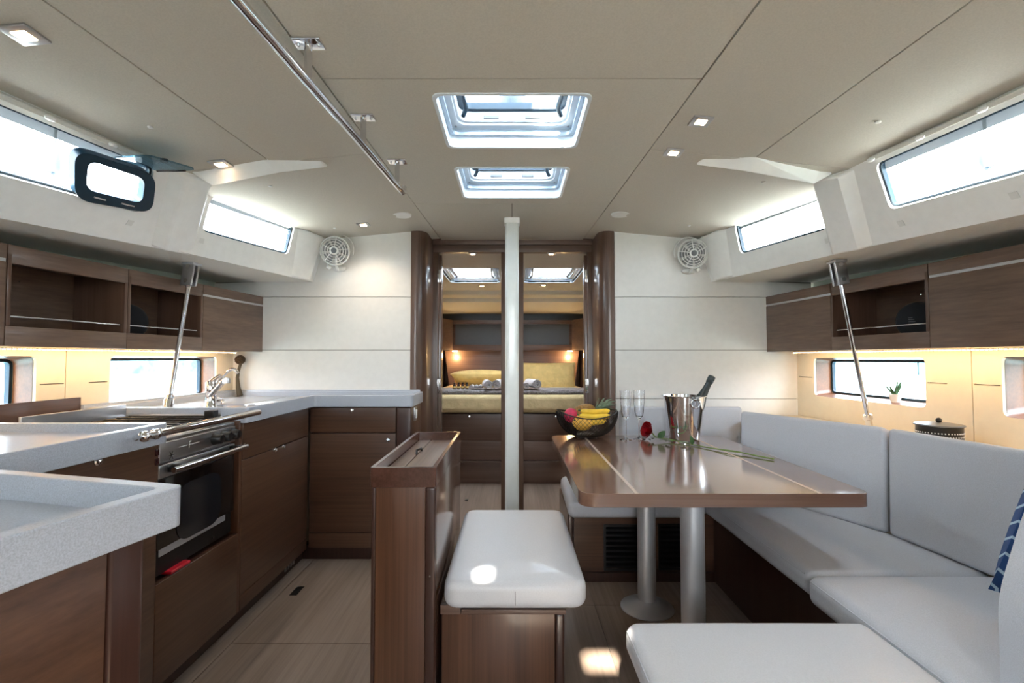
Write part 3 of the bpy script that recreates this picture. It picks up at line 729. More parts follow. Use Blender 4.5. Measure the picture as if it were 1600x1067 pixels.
# stainless splash upstand at rear + sea rail over hob
part('rear_upstand', MB().box(xs-.472,xs-.462,A0_,A1_,.86,.955,.002).box(xs-.46,xs-.06,A1_-.004,A1_,.86,.915,.001), M['steel'], st)
r0 = PX(226,677,-1.07); r1 = PX(404,647,-1.07); zr = (r0.z+r1.z)/2
rail = MB().tube([(-1.07,r0.y,zr),(-1.07,r1.y,zr)], .0125, 14)
gb = solo('stove_grab_rail', rail, M['chrome'], 'polished steel grab rail across the front of the stove', 'rail', (-1.07,r0.y,zr))
for yy in (r0.y, r0.y+.045): part('rail_boss', MB().ball((-1.07,yy,zr), .017, 12), M['chrome'], gb)
for yy in (r0.y+.03, r1.y-.03): part('rail_bracket', MB().tube([(-1.07,yy,zr),(-1.10,yy,zr-.0),(-1.122,yy,zr-.012)], .009, 8), M['chrome'], gb)
# fiddle sliders on hob
q0 = PX(340,655,-1.10)
part('pot_clamp', MB().box(xs-.10,xs-.06,A1_-.055,A1_-.02,.905,.935,.003), M['black'], st)
part('fiddle_rail', MB().tube([(xs-.012,A0_+.01,.905),(xs-.012,A1_-.01,.905)], .006, 8).tube([(xs-.012,A0_+.01,.905),(xs-.44,A0_+.01,.905)], .006, 8), M['chrome'], st)
solo('red_tray', MB().box(XF-.10,XF+.0,PX(284,880,XF).y-.05,PX(298,878,XF).y,OZ0+.003,OZ0+.014,.003), M['redplast'], 'red plastic piece lying at the foot of the oven', 'tray', (XF-.05,S0+.1,OZ0+.002))

# C: L-shaped worktop with sink, beyond the stove
xl0 = linx(-1,S1)+.01; xl1 = linx(-1,BY)+.01
polyC = [V(XC,S1+.012), V(XC,YE), V(xE,YE), V(xE,BY-.006), V(xl1,BY-.006), V(xl0,S1+.012)]
sk = [PZ(332,638,.912), PZ(405,638,.912), PZ(424,632.5,.912), PZ(345,632.0,.912)]
skr = roundpoly([V(-1.50,2.16),V(-1.19,2.16),V(-1.19,2.50),V(-1.50,2.50)], .05)
if area(skr) < 0: skr = skr[::-1]
wc = worktop('galley_worktop', polyC, [skr], 'L-shaped grey worktop with sink, running to the front bulkhead', (-1.4,2.5,ZB))
part('wall_upstand', MB().box(xl1,xE-.02,BY-.022,BY-.004,ZT-.03,ZT+.012,.002).hexa([V(xl0,S1+.01,ZT-.03),V(xl0+.016,S1+.01,ZT-.03),V(xl1+.016,BY,ZT-.03),V(xl1,BY,ZT-.03)],[V(xl0,S1+.01,ZT+.012),V(xl0+.016,S1+.01,ZT+.012),V(xl1+.016,BY,ZT+.012),V(xl1,BY,ZT+.012)]), M['quartz'], wc)
part('lid_joint', MB().box(-1.40,-1.398,2.56,2.98,.9118,.9125).box(-1.40,-1.15,2.56,2.562,.9118,.9125), M['groove'], wc)
sb = offset(skr, .012); sb2 = offset(skr, .03)
snk = tag(link('galley_sink', MB().loft([[V(p[0],p[1],.905) for p in skr],[V(p[0],p[1],.905) for p in sb],[V(p[0],p[1],.78) for p in sb2]], True, False).add([V(p[0],p[1],.78) for p in sb2], [tuple(range(len(sb2)))]), M['steel'], None, (-1.35,2.33,.78)), 'stainless sink sunk in the grey galley worktop', 'sink')
part('drain', MB().lathe([(.03,0),(.03,.004),(.02,.005),(.0001,.003)], (-1.35,2.33,.781), (0,0,1), 18), M['chrome'], snk)
cs = thing('galley_cabinet', 'walnut sink cabinet with upper panel and door, beyond the stove', 'cabinet', (XF,2.4,0))
zsm = (PX(384,715,XF).z+PY(482,682,YE).z)/2; ygp = S1+.03
part('upper_panel', MB().box(XF-.02,XF,ygp,YE-.004,zsm+.002,ZB-.004,.0015), M['wy'], cs)
dn = part('door', MB().box(XF-.02,XF,ygp,YE-.004,.145,zsm-.002,.0015), M['wy'], cs)
part('lower_panel', MB().box(XF-.02,XF,ygp,YE-.004,.08,.142,.0015), M['wy'], cs)
part('plinth', MB().box(XF-.07,XF-.05,ygp,YE+.1,0,.08), M['wdk'], cs)
knob(381,697, X=XF, parent=cs); knob(429,703, X=XF, parent=dn); knob(442,698, X=XF, parent=dn)
vt = MB()
for k in range(4): vt.box(XF-.05,XF-.044,YE-.16+k*.03,YE-.145+k*.03,.02,.06)
part('plinth_grille', vt, M['steel'], cs)
ceb = thing('galley_cabinet', 'walnut end cabinet with drawer over door, against the front bulkhead', 'cabinet', (-.85,YE+.1,0))
xd0, xd1 = XF+.004, PY(617,700,YE).x
zd = PY(560,677,YE).z
dd_ = part('drawer', MB().box(xd0,xd1,YE+.014,YE+.034,zd+.003,ZB-.006,.0015), M['wx'], ceb); knob(550,641, Y=YE+.014, parent=dd_)
zlo = PY(560,834,YE).z
dr2 = part('door', MB().box(xd0,xd1,YE+.014,YE+.034,zlo+.002,zd-.003,.0015), M['wx'], ceb); knob(606,688, Y=YE+.014, parent=dr2)
part('lower_panel', MB().box(xd0,xd1,YE+.014,YE+.034,.08,zlo-.002,.0015), M['wx'], ceb)
part('corner_post', MB().box(xd1+.004,xE-.012,YE+.010,YE+.06,0,ZB-.003,.008), M['wdk'], ceb)
sp_ = part('side_panel', MB().box(xE-.034,xE-.016,YE+.06,BY-.004,0,ZB-.003,.002), M['wz'], ceb)
sw = part('switch_plate', MB().box(xE-.017,xE-.008,YE+.11,YE+.17,.78,.86,.003), M['steel'], ceb); part('rocker', MB().box(xE-.009,xE-.003,YE+.125,YE+.155,.795,.845,.003), M['whiteplast'], sw)
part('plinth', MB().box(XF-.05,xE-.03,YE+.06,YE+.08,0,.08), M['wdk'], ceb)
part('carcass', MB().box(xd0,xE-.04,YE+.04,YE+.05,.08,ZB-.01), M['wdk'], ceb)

# taps
fp = PZ(329,637,.912)
fc = thing('mixer_tap', 'chrome mixer tap with slanted spout at the galley sink', 'tap', (fp.x,fp.y,.912))
h = .120
part('body', MB().lathe([(.030,0),(.028,.006),(.024,.012),(.0225,.07),(.0235,.075),(.0235,h),(.019,h+.008),(.0001,h+.01)], (fp.x,fp.y,.912), (0,0,1), 24), M['chrome'], fc)
part('spout', MB().tube([(fp.x,fp.y-.01,.912+.055),(fp.x+.035,fp.y-.01,.912+.095),(fp.x+.068,fp.y-.01,.912+.132),(fp.x+.082,fp.y-.01,.912+.136)], [.014,.013,.013,.014], 14), M['chrome'], fc)
part('aerator', MB().lathe([(.018,0),(.018,.02),(.014,.026)], (fp.x+.080,fp.y-.01,.912+.118), (0,0,1), 16), M['steel'], fc)
part('lever', MB().tube([(fp.x,fp.y,.912+h),(fp.x+.018,fp.y,.912+h+.018),(fp.x+.045,fp.y,.912+h+.036)], [.016,.011,.009], 10), M['chrome'], fc)
sp2 = PZ(345,634,.912)+V(.0,.09,0)
t2 = thing('swan_neck_tap', 'slim chrome swan-neck tap behind the mixer tap', 'tap', (sp2.x,sp2.y,.912))
bx2 = PY(336,628,sp2.y).x; 
pth = [PY(a,b,sp2.y) for a, b in ((333,622),(331,612),(336,602),(346,590),(356,580),(362,576),(368,577),(372,583))]
sm = []
for i in range(len(pth)-1):
    for k in range(4): sm.append(pth[i].lerp(pth[i+1], k/4))
sm.append(pth[-1])
for _ in range(2): sm = [sm[0]]+[(sm[i-1]+sm[i]*2+sm[i+1])/4 for i in range(1, len(sm)-1)]+[sm[-1]]
part('neck', MB().tube(sm, .0075, 12), M['chrome'], t2)
qb = PY(334,628,sp2.y)
part('valve_body', MB().tube([PY(330,628,sp2.y),PY(342,626,sp2.y)], .020, 16).lathe([(.015,0),(.012,.02),(.010,.06)], (qb.x,qb.y,.912), (0,0,1), 16), M['chrome'], t2)
part('valve_handle', MB().tube([PY(342,626,sp2.y),PY(350,625,sp2.y)], .007, 8).tube([PY(347,622,sp2.y),PY(347,630,sp2.y)], .006, 8), M['chrome'], t2)

# seed-head ornament in the corner
yc = BY-.05
cp = [PY(a,b,yc) for a, b in ((375,620),(372,605),(371,590),(373,578),(376,568))]
o0 = V(cp[0].x, yc, .915)
orn = thing('seed_head_ornament', 'dried brown seed head on a dark stem leaning in the galley corner', 'ornament', o0)
part('stem', MB().tube([o0]+cp[1:], [.018,.013,.010,.009,.009], 10), M['twig'], orn)
hc_ = PY(375,562,yc); mb = MB().ball(hc_, .026, 12, (1,1,1.05))
for k in range(70):
    ph = k*2.399; zz = 1-2*(k+.5)/70; rr = math.sqrt(1-zz*zz); d = V(rr*math.cos(ph), rr*math.sin(ph), zz); mb.ball(hc_+d*.027, .0055, 6, (1,1,.7))
part('seed_head', mb, M['cone'], orn)

# ------------------------------------------------------------------ OVERHEAD LOCKERS
FACE = {-1: (PY(411,500,BY), PX(0,540,-1.74)), 1: (PY(1197,500,BY), PX(1600,540,1.76))}
LZ0, LZ1 = 1.192, 1.545
def face(s):
    a, b = FACE[s]; O = V(a.x,a.y,0); u = V(b.x-a.x,b.y-a.y,0).normalized(); n = u.cross(V(0,0,1)); 
    return (O, u, V(0,0,1), n if n.x*s > 0 else -n)
def lockers(s, units):
    O, u, v, n = face(s)
    def B(name, u0, u1, z0, z1, d0, d1, mat, parent, r=.0015, label=None):
        b = [O+u*u0+n*d0, O+u*u1+n*d0, O+u*u1+n*d1, O+u*u0+n*d1]
        return part(name, MB().rhex([p+v*z0 for p in b], [p+v*z1 for p in b], r, 1, 1), M[mat], parent, label)
    for (kind, pa, pb, label) in units:
        fpl = (O, u, v, n)
        ua = 0 if pa is None else onpl(fpl, pa, 500).x; ub = onpl(fpl, pb, 500).x if pb is not None else ua+1.1
        ua, ub = ua+.0015, ub-.0015; c = O+u*((ua+ub)/2)+n*.12+v*LZ0
        t = thing('overhead_locker', label, 'locker', c, None)
        dp = .26
        if kind == 'closed':
            B('door', ua, ub, LZ0, LZ1-.062, 0, .018, 'wgy', t)
            B('metal_strip', ua, ub, LZ1-.062, LZ1-.050, .003, .016, 'alu', t, .0005, 'thin pale strip above the door')
            B('top_rail', ua, ub, LZ1-.050, LZ1, 0, .018, 'wgy', t)
            B('carcass', ua+.002, ub-.002, LZ0+.002, LZ1-.002, .02, dp, 'wgz', t)
        else:
            B('top_rail', ua, ub, LZ1-.065, LZ1, 0, .018, 'wgy', t)
            B('bottom_rail', ua, ub, LZ0, LZ0+.070, 0, .018, 'wgy', t)
            B('side_panel', ua, ua+.014, LZ0+.07, LZ1-.031, .0, dp, 'wgz', t)
            B('side_panel', ub-.014, ub, LZ0+.07, LZ1-.031, .0, dp, 'wgz', t)
            B('shelf', ua, ub, LZ0+.002, LZ0+.045, .018, dp, 'wgy', t)
            B('top_panel', ua, ub, LZ1-.03, LZ1-.002, .018, dp, 'wgy', t)
            B('back_panel', ua+.014, ub-.014, LZ0+.045, LZ1-.03, dp-.012, dp, 'wgy', t)
            pr = [O+u*(ua+.014)+n*.012+v*(LZ0+.105), O+u*(ub-.014)+n*.012+v*(LZ0+.105)]
            part('retaining_rail', MB().tube(pr, .0035, 8), M['chrome'], t, 'thin chrome retaining rail')
            part('cabin_screw', MB().ball(O+u*((ua+ub)/2)+n*(dp-.014)+v*(LZ1-.09), .0035, 6), M['chrome'], t)
    return O, u, v, n
lockers(-1, [('closed', None, 317, 'closed walnut wall locker nearest the left front bulkhead'),
             ('open', 317, 199, 'open walnut wall locker on the left holding a round black speaker'),
             ('open', 199, 8, 'wide empty open walnut wall locker on the left'),
             ('closed', 8, None, 'closed walnut wall locker at the left edge of the photo')])
lockers(1, [('closed', None, 1298, 'closed walnut wall locker nearest the right front bulkhead'),
            ('open', 1298, 1452, 'open walnut wall locker on the right holding a round black speaker'),
            ('closed', 1452, None, 'long closed walnut wall locker at the right edge of the photo')])
# speakers (discs standing in the open lockers)
for s, px, py, pxr, lab in ((-1, 199, 495, 25, 'round black speaker standing in the left open wall locker'), (1, 1434, 491, 25, 'round black speaker standing in the right open wall locker')):
    O, u, v, n = face(s); q = PP(px, py, O+n*.14, n); zc_ = LZ0+.045+.086; q.z = zc_
    ax = (V(0,0,0)-V(q.x,q.y,0)).normalized(); ax = (ax*.8-n*.6).normalized() if s > 0 else (ax*.8-n*.5).normalized()
    sk_ = thing('round_speaker', lab, 'speaker', q-V(0,0,.086))
    part('cabinet', MB().lathe([(.07,-.03),(.084,-.012),(.086,.0),(.083,.008),(.078,.010),(.0001,.012)], q, ax, 40), M['navy'] if False else M['black'], sk_)
    part('grille', MB().lathe([(.077,.0115),(.05,.014),(.0001,.015)], q, ax, 40), plain('speaker_cloth_%d' % s, (20,24,32), .8), sk_)
    up_ = V(0,0,1); rt = ax.cross(up_).normalized()*-1
    mk = MB()
    for (uu, vv, ww, hh) in ((-.03,.012,.016,.002),(-.03,.004,.022,.003),(-.03,-.006,.026,.002),(-.03,-.012,.018,.002),(-.012,-.058,.022,.005)):
        c0_ = q+rt*uu+up_*vv+ax*.0162; mk.add([c0_, c0_+rt*ww, c0_+rt*ww+up_*hh, c0_+up_*hh], [(0,1,2,3)])
    part('printed_mark', mk, M['grey'], sk_)
# LED strips under the lockers
for s in (-1, 1):
    O, u, v, n = face(s); L = 2.0
    a = O+u*.18+n*.05+v*(LZ0-.004); b = O+u*L+n*.05+v*(LZ0-.004)
    w = n*.008
    t = thing('led_strip', 'warm LED strip under the %s wall lockers' % ('left' if s < 0 else 'right'), 'light', (a+b)/2)
    part('channel', MB().hexa([a-w-v*.003,b-w-v*.003,b+w-v*.003,a+w-v*.003],[a-w,b-w,b+w,a+w]), M['gel'], t)
    mb = MB(); nl = 110
    for k in range(nl):
        c_ = a.lerp(b, (k+.5)/nl)-v*.004; mb.add([c_-w*.4-u*.003-v*.002,c_-w*.4+u*.003-v*.002,c_+w*.4+u*.003-v*.002,c_+w*.4-u*.003-v*.002,c_-w*.4-u*.003,c_-w*.4+u*.003,c_+w*.4+u*.003,c_+w*.4-u*.003],[(0,1,2,3),(0,1,5,4),(1,2,6,5),(2,3,7,6),(3,0,4,7)])
    part('diodes', mb, emit('led_%d' % s, (255,205,150), 30), t, kind='stuff')
    al = D.lights.new('led_light', 'AREA'); al.shape = 'RECTANGLE'; al.size = (b-a).length; al.size_y = .012; al.energy = .95; al.color = (1,.72,.36)
    lo = D.objects.new('led_light', al); COL.objects.link(lo); lo.parent = t
    Z = (-(n*.75+v*-1*1.0)).normalized(); X = u; Yv = Z.cross(X).normalized()
    mt = Matrix((X, Yv, Z)).transposed().to_4x4(); mt.translation = (a+b)/2-v*.009-WL[t.name]; lo.matrix_local = mt

# tie rods
for s, tp, bt, lab in ((-1, (300,412), (262,641), 'slanted steel tie rod rising from the galley worktop to the left side deck'), (1, (1307,408), (1357,664), 'slanted steel tie rod behind the sofa rising to the right side deck')):
    T = PZ(*tp, 1.628); Bp = PZ(*bt, .935) if s < 0 else PZ(*bt, .87)
    if s < 0: Bp = PY(262,641,T.y*.93); 
    if s > 0: Bp = PY(1360,672,T.y+.02)
    B0_ = V(Bp.x, Bp.y, Bp.z)
    d = (T-B0_).normalized()
    t = thing('tie_rod', lab, 'tie rod', B0_)
    part('rod', MB().tube([B0_+d*.03, T-d*.10], .0105, 14), M['chrome'], t)
    part('socket', MB().lathe([(.022,-.02),(.022,.05),(.017,.055),(.017,.07),(.012,.075)] if s < 0 else [(.015,-.06),(.015,.05),(.020,.055),(.020,.075),(.012,.08)], B0_, d, 18), M['chrome'], t)
    top = T-d*.095; sx = d.cross(V(0,1,0)).normalized(); fy = V(0,1,0)
    fk = MB()
    for k in (-1, 1):
        c_ = T-d*.045+fy*0+sx*0
        o_ = fy*(k*.018)
        fk.rhex([c_-d*.075-sx*.028+o_-fy*.007, c_-d*.075+sx*.028+o_-fy*.007, c_-d*.075+sx*.028+o_+fy*.007, c_-d*.075-sx*.028+o_+fy*.007],
                [c_+d*.040-sx*.028+o_-fy*.007, c_+d*.040+sx*.028+o_-fy*.007, c_+d*.040+sx*.028+o_+fy*.007, c_+d*.040-sx*.028+o_+fy*.007], .004, 2, 1)
    part('toggle_fork', fk, M['steel'], t)
    part('toggle_pin', MB().tube([T-d*.02-fy*.028, T-d*.02+fy*.028], .011, 14), M['chrome'], t)
    part('fork_pin', MB().tube([T-d*.095-fy*.028, T-d*.095+fy*.028], .010, 14), M['chrome'], t)
    part('deck_plate', MB().box(T.x-.03,T.x+.03,T.y-.035,T.y+.035,T.z-.010,T.z+.004,.004), M['alu'], t)

# ------------------------------------------------------------------ SALOON FURNITURE
# post
PYP = 2.80
xp0, xp1 = PY(789,560,PYP).x, PY(811,560,PYP).x
ps = thing('mast_post', 'white square-edged mast post standing between the two cabin doors', 'post', ((xp0+xp1)/2,PYP,0))
part('shaft', MB().prism(roundpoly(rect(xp0,xp1,PYP,PYP+.075), .016), 0, ZC-.03), M['pole'], ps)
part('cap', MB().prism(roundpoly(rect(xp0-.006,xp1+.006,PYP-.006,PYP+.081), .018), ZC-.032, ZC-.001), M['gel'], ps)
# console
cz = .81; X0, X1, Y0, Y1 = PZ(574,732,cz).x+.003, -.237, 1.51, 2.245
tcn = thing('console_cabinet', 'tall narrow walnut console with a tray top beside the padded stool', 'cabinet', ((X0+X1)/2,(Y0+Y1)/2,0))
part('tray_rim', MB().prism(roundpoly(rect(X0,X1,Y0,Y1),.012,3), cz-.062, cz, [roundpoly(rect(X0+.014,X1-.014,Y0+.014,Y1-.014),.006,3)]), M['wrim'], tcn, bev=.003)
part('tray_lid', MB().box(X0+.016,X0+.070,Y0+.016,Y1-.016,cz-.05,cz-.036,.002).box(X0+.0, X0+.001, Y0+.3,Y0+.301,cz-.05,cz-.049), M['wgy'], tcn)
ld = part('tray_lid', MB().box(X0+.074,X1-.016,Y0+.016,Y1-.016,cz-.05,cz-.036,.002), M['wgy'], tcn)
q = PZ(655,705,cz-.03); part('lid_pull', MB().tube([(q.x-.004,q.y-.035,cz-.036),(q.x-.006,q.y-.02,cz-.022),(q.x,q.y+.0,cz-.022),(q.x+.004,q.y+.02,cz-.022),(q.x+.004,q.y+.035,cz-.036)], .0045, 8), M['black'], ld)
pw = .020
part('corner_post', MB().box(X0+.006,X0+.006+pw*.6,Y0+.004,Y0+.03,0,cz-.063,.003), M['wdk'], tcn)
part('corner_post', MB().box(X1-.034,X1-.002,Y0+.004,Y0+.03,0,cz-.063,.006), M['wdk'], tcn)
part('front_panel', MB().box(X0+.0185,X1-.0345,Y0+.008,Y0+.026,0,cz-.063,.001), M['wz'], tcn)
part('side_panel', MB().box(X1-.022,X1-.002,Y0+.031,Y1-.003,0,cz-.063,.002), M['wside'], tcn)
part('side_panel', MB().box(X0+.004,X0+.022,Y0+.031,Y1-.003,0,cz-.063,.002), M['wz'], tcn)
part('end_panel', MB().box(X0+.022,X1-.022,Y1-.022,Y1-.003,0,cz-.063,.002), M['wz'], tcn)
part('edge_screw', MB().ball((X1-.018,Y0+.004,.475), .0035, 6), M['chrome'], tcn)
# stool
SX0, SX1, SY0, SY1 = -.216, .236, 1.515, 2.26
stl = thing('padded_stool', 'white leather padded stool on a walnut box in the middle of the aisle', 'stool', (0,1.9,0))
bx0, bx1, by0, by1 = -.228, .168, 1.56, 2.20
part('box_front', MB().box(bx0+.004,bx1-.032,by0+.004,by0+.02,0,.335,.001), M['wz'], stl)
part('corner_post', MB().box(bx1-.030,bx1,by0,by0+.03,0,.335,.008), M['wdk'], stl)
part('box_side', MB().box(bx1-.022,bx1-.004,by0+.031,by1,0,.335,.002), M['wz'], stl)
part('box_side', MB().box(bx0+.002,bx0+.018,by0+.021,by1,0,.335,.002), M['wz'], stl)
part('box_back', MB().box(bx0+.018,bx1-.022,by1-.018,by1,0,.335,.002), M['wz'], stl)
part('top_rail', MB().box(bx0,bx0+.064,by0-.006,by0+.014,.337,.366,.002), M['wgx'], stl)
part('top_rail', MB().box(bx0+.066,bx1+.004,by0-.006,by0+.014,.337,.352,.002), M['wgx'], stl)
part('top_rail', MB().box(bx0-.0,bx0+.012,by0+.016,by1,.337,.366,.002).box(bx1-.02,bx1+.004,by0+.016,by1,.337,.352,.002), M['wgz'], stl)
def slab8(x0,x1,y0,y1,z0,z1, tin=0): return ([V(x0,y0,z0),V(x1,y0,z0),V(x1,y1,z0),V(x0,y1,z0)],[V(x0+tin,y0+tin,z1),V(x1-tin,y0+tin,z1),V(x1-tin,y1-tin,z1),V(x0+tin,y1-tin,z1)])
def plump(x0,x1,y0,y1,z0,z1,rc=.05,re=.02,dome=.006,n=6):
    """cushion: stacked rounded-rectangle rings, rounded bottom and top edges, slightly domed"""
    mb = MB(); rings = []
    base = lambda i: roundpoly(rect(x0+i,x1-i,y0+i,y1-i), max(rc-i,.01), 6)
    for k in range(n+1): a = math.pi/2*k/n; rings.append((re*(1-math.sin(a)), z0+re*(1-math.cos(a))))
    for k in range(n+1): a = math.pi/2*k/n; rings.append((re*(1-math.cos(a)), z1-re*(1-math.sin(a))))
    for i, dz in ((.05,.45),(.1,.75),(.16,.95)):
        if min(x1-x0,y1-y0)/2 > i+.02: rings.append((re+i, z1+dome*dz))
    mb.loft([[V(p.x,p.y,z) for p in base(i)] for i, z in rings], True, True)
    return mb
def piping(x0,x1,y0,y1,z,rc=.05,i=.0,r=.0022):
    return MB().tube([V(p.x,p.y,z) for p in roundpoly(rect(x0+i,x1-i,y0+i,y1-i), rc, 6)], r, 6, closed=True)
cu = part('cushion', plump(SX0,SX1,SY0,SY1,.368,.452,.055,.026,.008), M['leather'], stl, 'white leather cushion')
part('piping', piping(SX0,SX1,SY0,SY1,.437,.055,.006), M['leather'], cu)
part('seam', MB().tube([((SX0+SX1)/2,SY0-.0004,.385),((SX0+SX1)/2,SY0-.0004,.428)], .0013, 5), M['seam'], cu)

# sofa: plinths, seat cushions, back cushions
sfa = thing('corner_sofa', 'U-shaped pale grey corner sofa on walnut plinths around the table', 'sofa', (1.2,2.0,0))
WB = 1.045; ZS0, ZS1 = .345, .432
fy = 2.52
part('plinth_side', MB().box(WB,WB+.02,.6,fy+.02,.0,ZS0-.004), M['wdk'], sfa)
# front plinth with two vent openings
va = [PY(944,820,fy), PY(999,890,fy)]; vb = [PY(1029,819,fy), PY(1082,889,fy)]
lx0 = PY(888,850,fy).x
ho = [[V(a.x,b.z),V(b.x,b.z),V(b.x,a.z),V(a.x,a.z)] for a, b in (va, vb)]
part('plinth_front', MB().holed([[V(lx0+.03,.05),V(WB-.001,.05),V(WB-.001,ZS0-.006),V(lx0+.03,ZS0-.006)]]+ho, (0,fy,0), (1,0,0), (0,0,1), (0,1,0), .02), M['wx'], sfa)
part('corner_post', MB().box(lx0,lx0+.028,fy-.006,fy+.03,0,ZS0-.006,.006), M['wdk'], sfa)
part('plinth_base', MB().box(lx0+.03,WB-.001,fy-.006,fy+.02,0,.048), M['wdk'], sfa)
part('plinth_end', MB().box(lx0+.004,lx0+.022,fy+.031,3.02,0,ZS0-.006), M['wz'], sfa)
for (a, b), lab in ((va, 'black storage opening'), (vb, 'black vent with horizontal slats')):
    vt = part('vent_box', MB().box(a.x+.001,b.x-.001,fy+.021,fy+.14,b.z+.001,a.z-.001), M['black'], sfa, lab)
    part('vent_frame', MB().holed([[V(a.x-.004,b.z-.004),V(b.x+.004,b.z-.004),V(b.x+.004,a.z+.004),V(a.x-.004,a.z+.004)],[V(a.x+.008,b.z+.008),V(b.x-.008,b.z+.008),V(b.x-.008,a.z-.008),V(a.x+.008,a.z-.008)]], (0,fy-.002,0), (1,0,0), (0,0,1), (0,-1,0), .005), M['black'], vt)
    for k in range(8):
        zz = b.z+.02+(a.z-b.z-.04)*k/7
        part('slat', MB().hexa([V(a.x+.009,fy+.002,zz-.006),V(b.x-.009,fy+.002,zz-.006),V(b.x-.009,fy+.018,zz+.004),V(a.x+.009,fy+.018,zz+.004)],[V(a.x+.009,fy+.002,zz-.003),V(b.x-.009,fy+.002,zz-.003),V(b.x-.009,fy+.018,zz+.007),V(a.x+.009,fy+.018,zz+.007)]), M['black'], vt)
def cush(name, b4, z0, z1, r=.03, puff=.01, label=None, mat='fabric', top_in=0):
    b = [V(x,y,z0) for x, y in b4]; t = [V(x,y,z1) for x, y in b4]
    return part(name, MB().rhex(b, t, r, 5, 10, puff), M[mat], sfa, label)
s1 = cush('seat_cushion', [(.285,2.455),(.985,2.455),(.985,3.0),(.30,3.0)], .338, ZS1-.006, .032)
s2 = cush('seat_cushion', [(.992,1.628),(1.62,1.628),(1.42,3.03),(.992,3.03)], ZS0, ZS1, .032)
s3 = cush('seat_cushion', [(.975,.62),(1.74,.62),(1.64,1.622),(.975,1.622)], ZS0-.004, ZS1+.003, .032)
s4 = cush('seat_cushion', [(.305,.62),(.972,.62),(.972,1.352),(.308,1.352)], ZS0, ZS1, .034, .008, 'pale cushion of the near bench end', 'leather')
part('plinth_bench', MB().box(.40,.97,.64,1.25,0,ZS0-.006), M['wdk'], sfa)
for c_, pts in ((s2, [(.988,1.66),(.988,2.45)]), (s3, [(.971,.7),(.971,1.60)]), (s1, [(.31,2.451),(.97,2.451)]), (s4, [(.301,.7),(.303,1.31)])):
    part('piping', MB().tube([(x+(.006 if x > .5 and y < 2.4 or x < .32 else 0),y+(.006 if y > 2.4 and c_ is s1 else 0),ZS1-.012) for x, y in pts], .0022, 6), M['fabric'], c_)
def backc(p0, p1, zb, zt_, th, lean, nrm, label=None, r=.022, z1b=None):
    """back cushion: p0,p1 top front edge in plan; nrm outward; leaning by lean"""
    n = V(nrm[0],nrm[1],0).normalized(); a = V(p0[0],p0[1],0); b = V(p1[0],p1[1],0); z2 = z1b or zt_
    bt = [a+V(0,0,zb)-n*0, b+V(0,0,zb)-n*0, b+n*(th)+V(0,0,zb), a+n*(th)+V(0,0,zb)]
    tp = [a+n*lean+V(0,0,zt_), b+n*lean+V(0,0,z2), b+n*(th*.7+lean)+V(0,0,z2-.035), a+n*(th*.7+lean)+V(0,0,zt_-.035)]
    return part('back_cushion', MB().rhex(bt, tp, r, 5, 8), M['fabric'], sfa, label)
zt1 = .870
k0 = PZ(1153,641,zt1); k1 = PZ(1381,667,zt1); k2 = PZ(1600,702,zt1)
d1 = (k1-k0); n1 = V(d1.y, -d1.x, 0)*-1; n1 = n1 if n1.x > 0 else -n1
d2 = (k2-k1); n2_ = V(-d2.y, d2.x, 0); n2_ = n2_ if n2_.x > 0 else -n2_
g1 = d1.normalized()*.002
backc((k0.x,k0.y), (k1.x-.000,k1.y+.003), ZS1+.002, zt1, .15, .012, n1)
ext = d2.normalized()*.75
backc((k1.x,k1.y-.002), (k2.x+ext.x,k2.y+ext.y), ZS1+.002, zt1, .15, .010, n2_)
backc((.665,2.925), (1.405,2.925), ZS1+.000, PY(1000,634,2.94).z, .11, .012, (0,1))
# aft back cushion at the right edge
abp = roundpoly([V(1.043,ZS1+.008),V(1.043,.64),V(1.095,.79),V(1.13,.875),V(1.20,.885),V(1.66,.885),V(1.66,ZS1+.008)], [.02,.05,.05,.03,.02,.02,.02], 4)
ab = part('back_cushion', MB().holed([abp], (0,.95,0), (1,0,0), (0,0,1), (0,1,0), .10), M['fabric'], sfa, 'back cushion of the near bench end', bev=.018)
part('piping', MB().tube([(p.x+.012,.948,p.y) for p in abp[6:22]], .0025, 6), M['fabric'], ab)
# navy pillow
pc = V(1.17,1.10,.58)
def pillow(c, w, h, t, rot, n=16):
    mb = MB(); vs = []; fs = []
    for sd in (1, -1):
        for i in range(n+1):
            for j in range(n+1):
                x = 2*i/n-1; y = 2*j/n-1; k = (max(0,1-x**2)*max(0,1-y**2))**.38
                pin = 1-.06*(1-abs(x))*0 - .05*((1-x*x)*(abs(y)**6)+(1-y*y)*(abs(x)**6))
                vs.append(c+rot@V(x*w/2*(1-.05*(1-x*x*0)*(1-y*y)*abs(x)**4), t/2*k*sd, y*h/2*(1-.05*(1-x*x)*abs(y)**4)))
    N = (n+1)**2
    for sd in (0, 1):
        for i in range(n):
            for j in range(n):
                a = sd*N+i*(n+1)+j; q = (a, a+1, a+n+2, a+n+1); fs.append(q if sd else q[::-1])
    return mb.add(vs, fs)
solo('striped_pillow', pillow(V(1.432,1.20,.690), .40,.40,.12, Matrix.Rotation(R(23),3,'Y')), M['navycloth'], 'navy blue pillow with thin white stripes on the corner sofa', 'pillow', (1.43,1.20,.46))

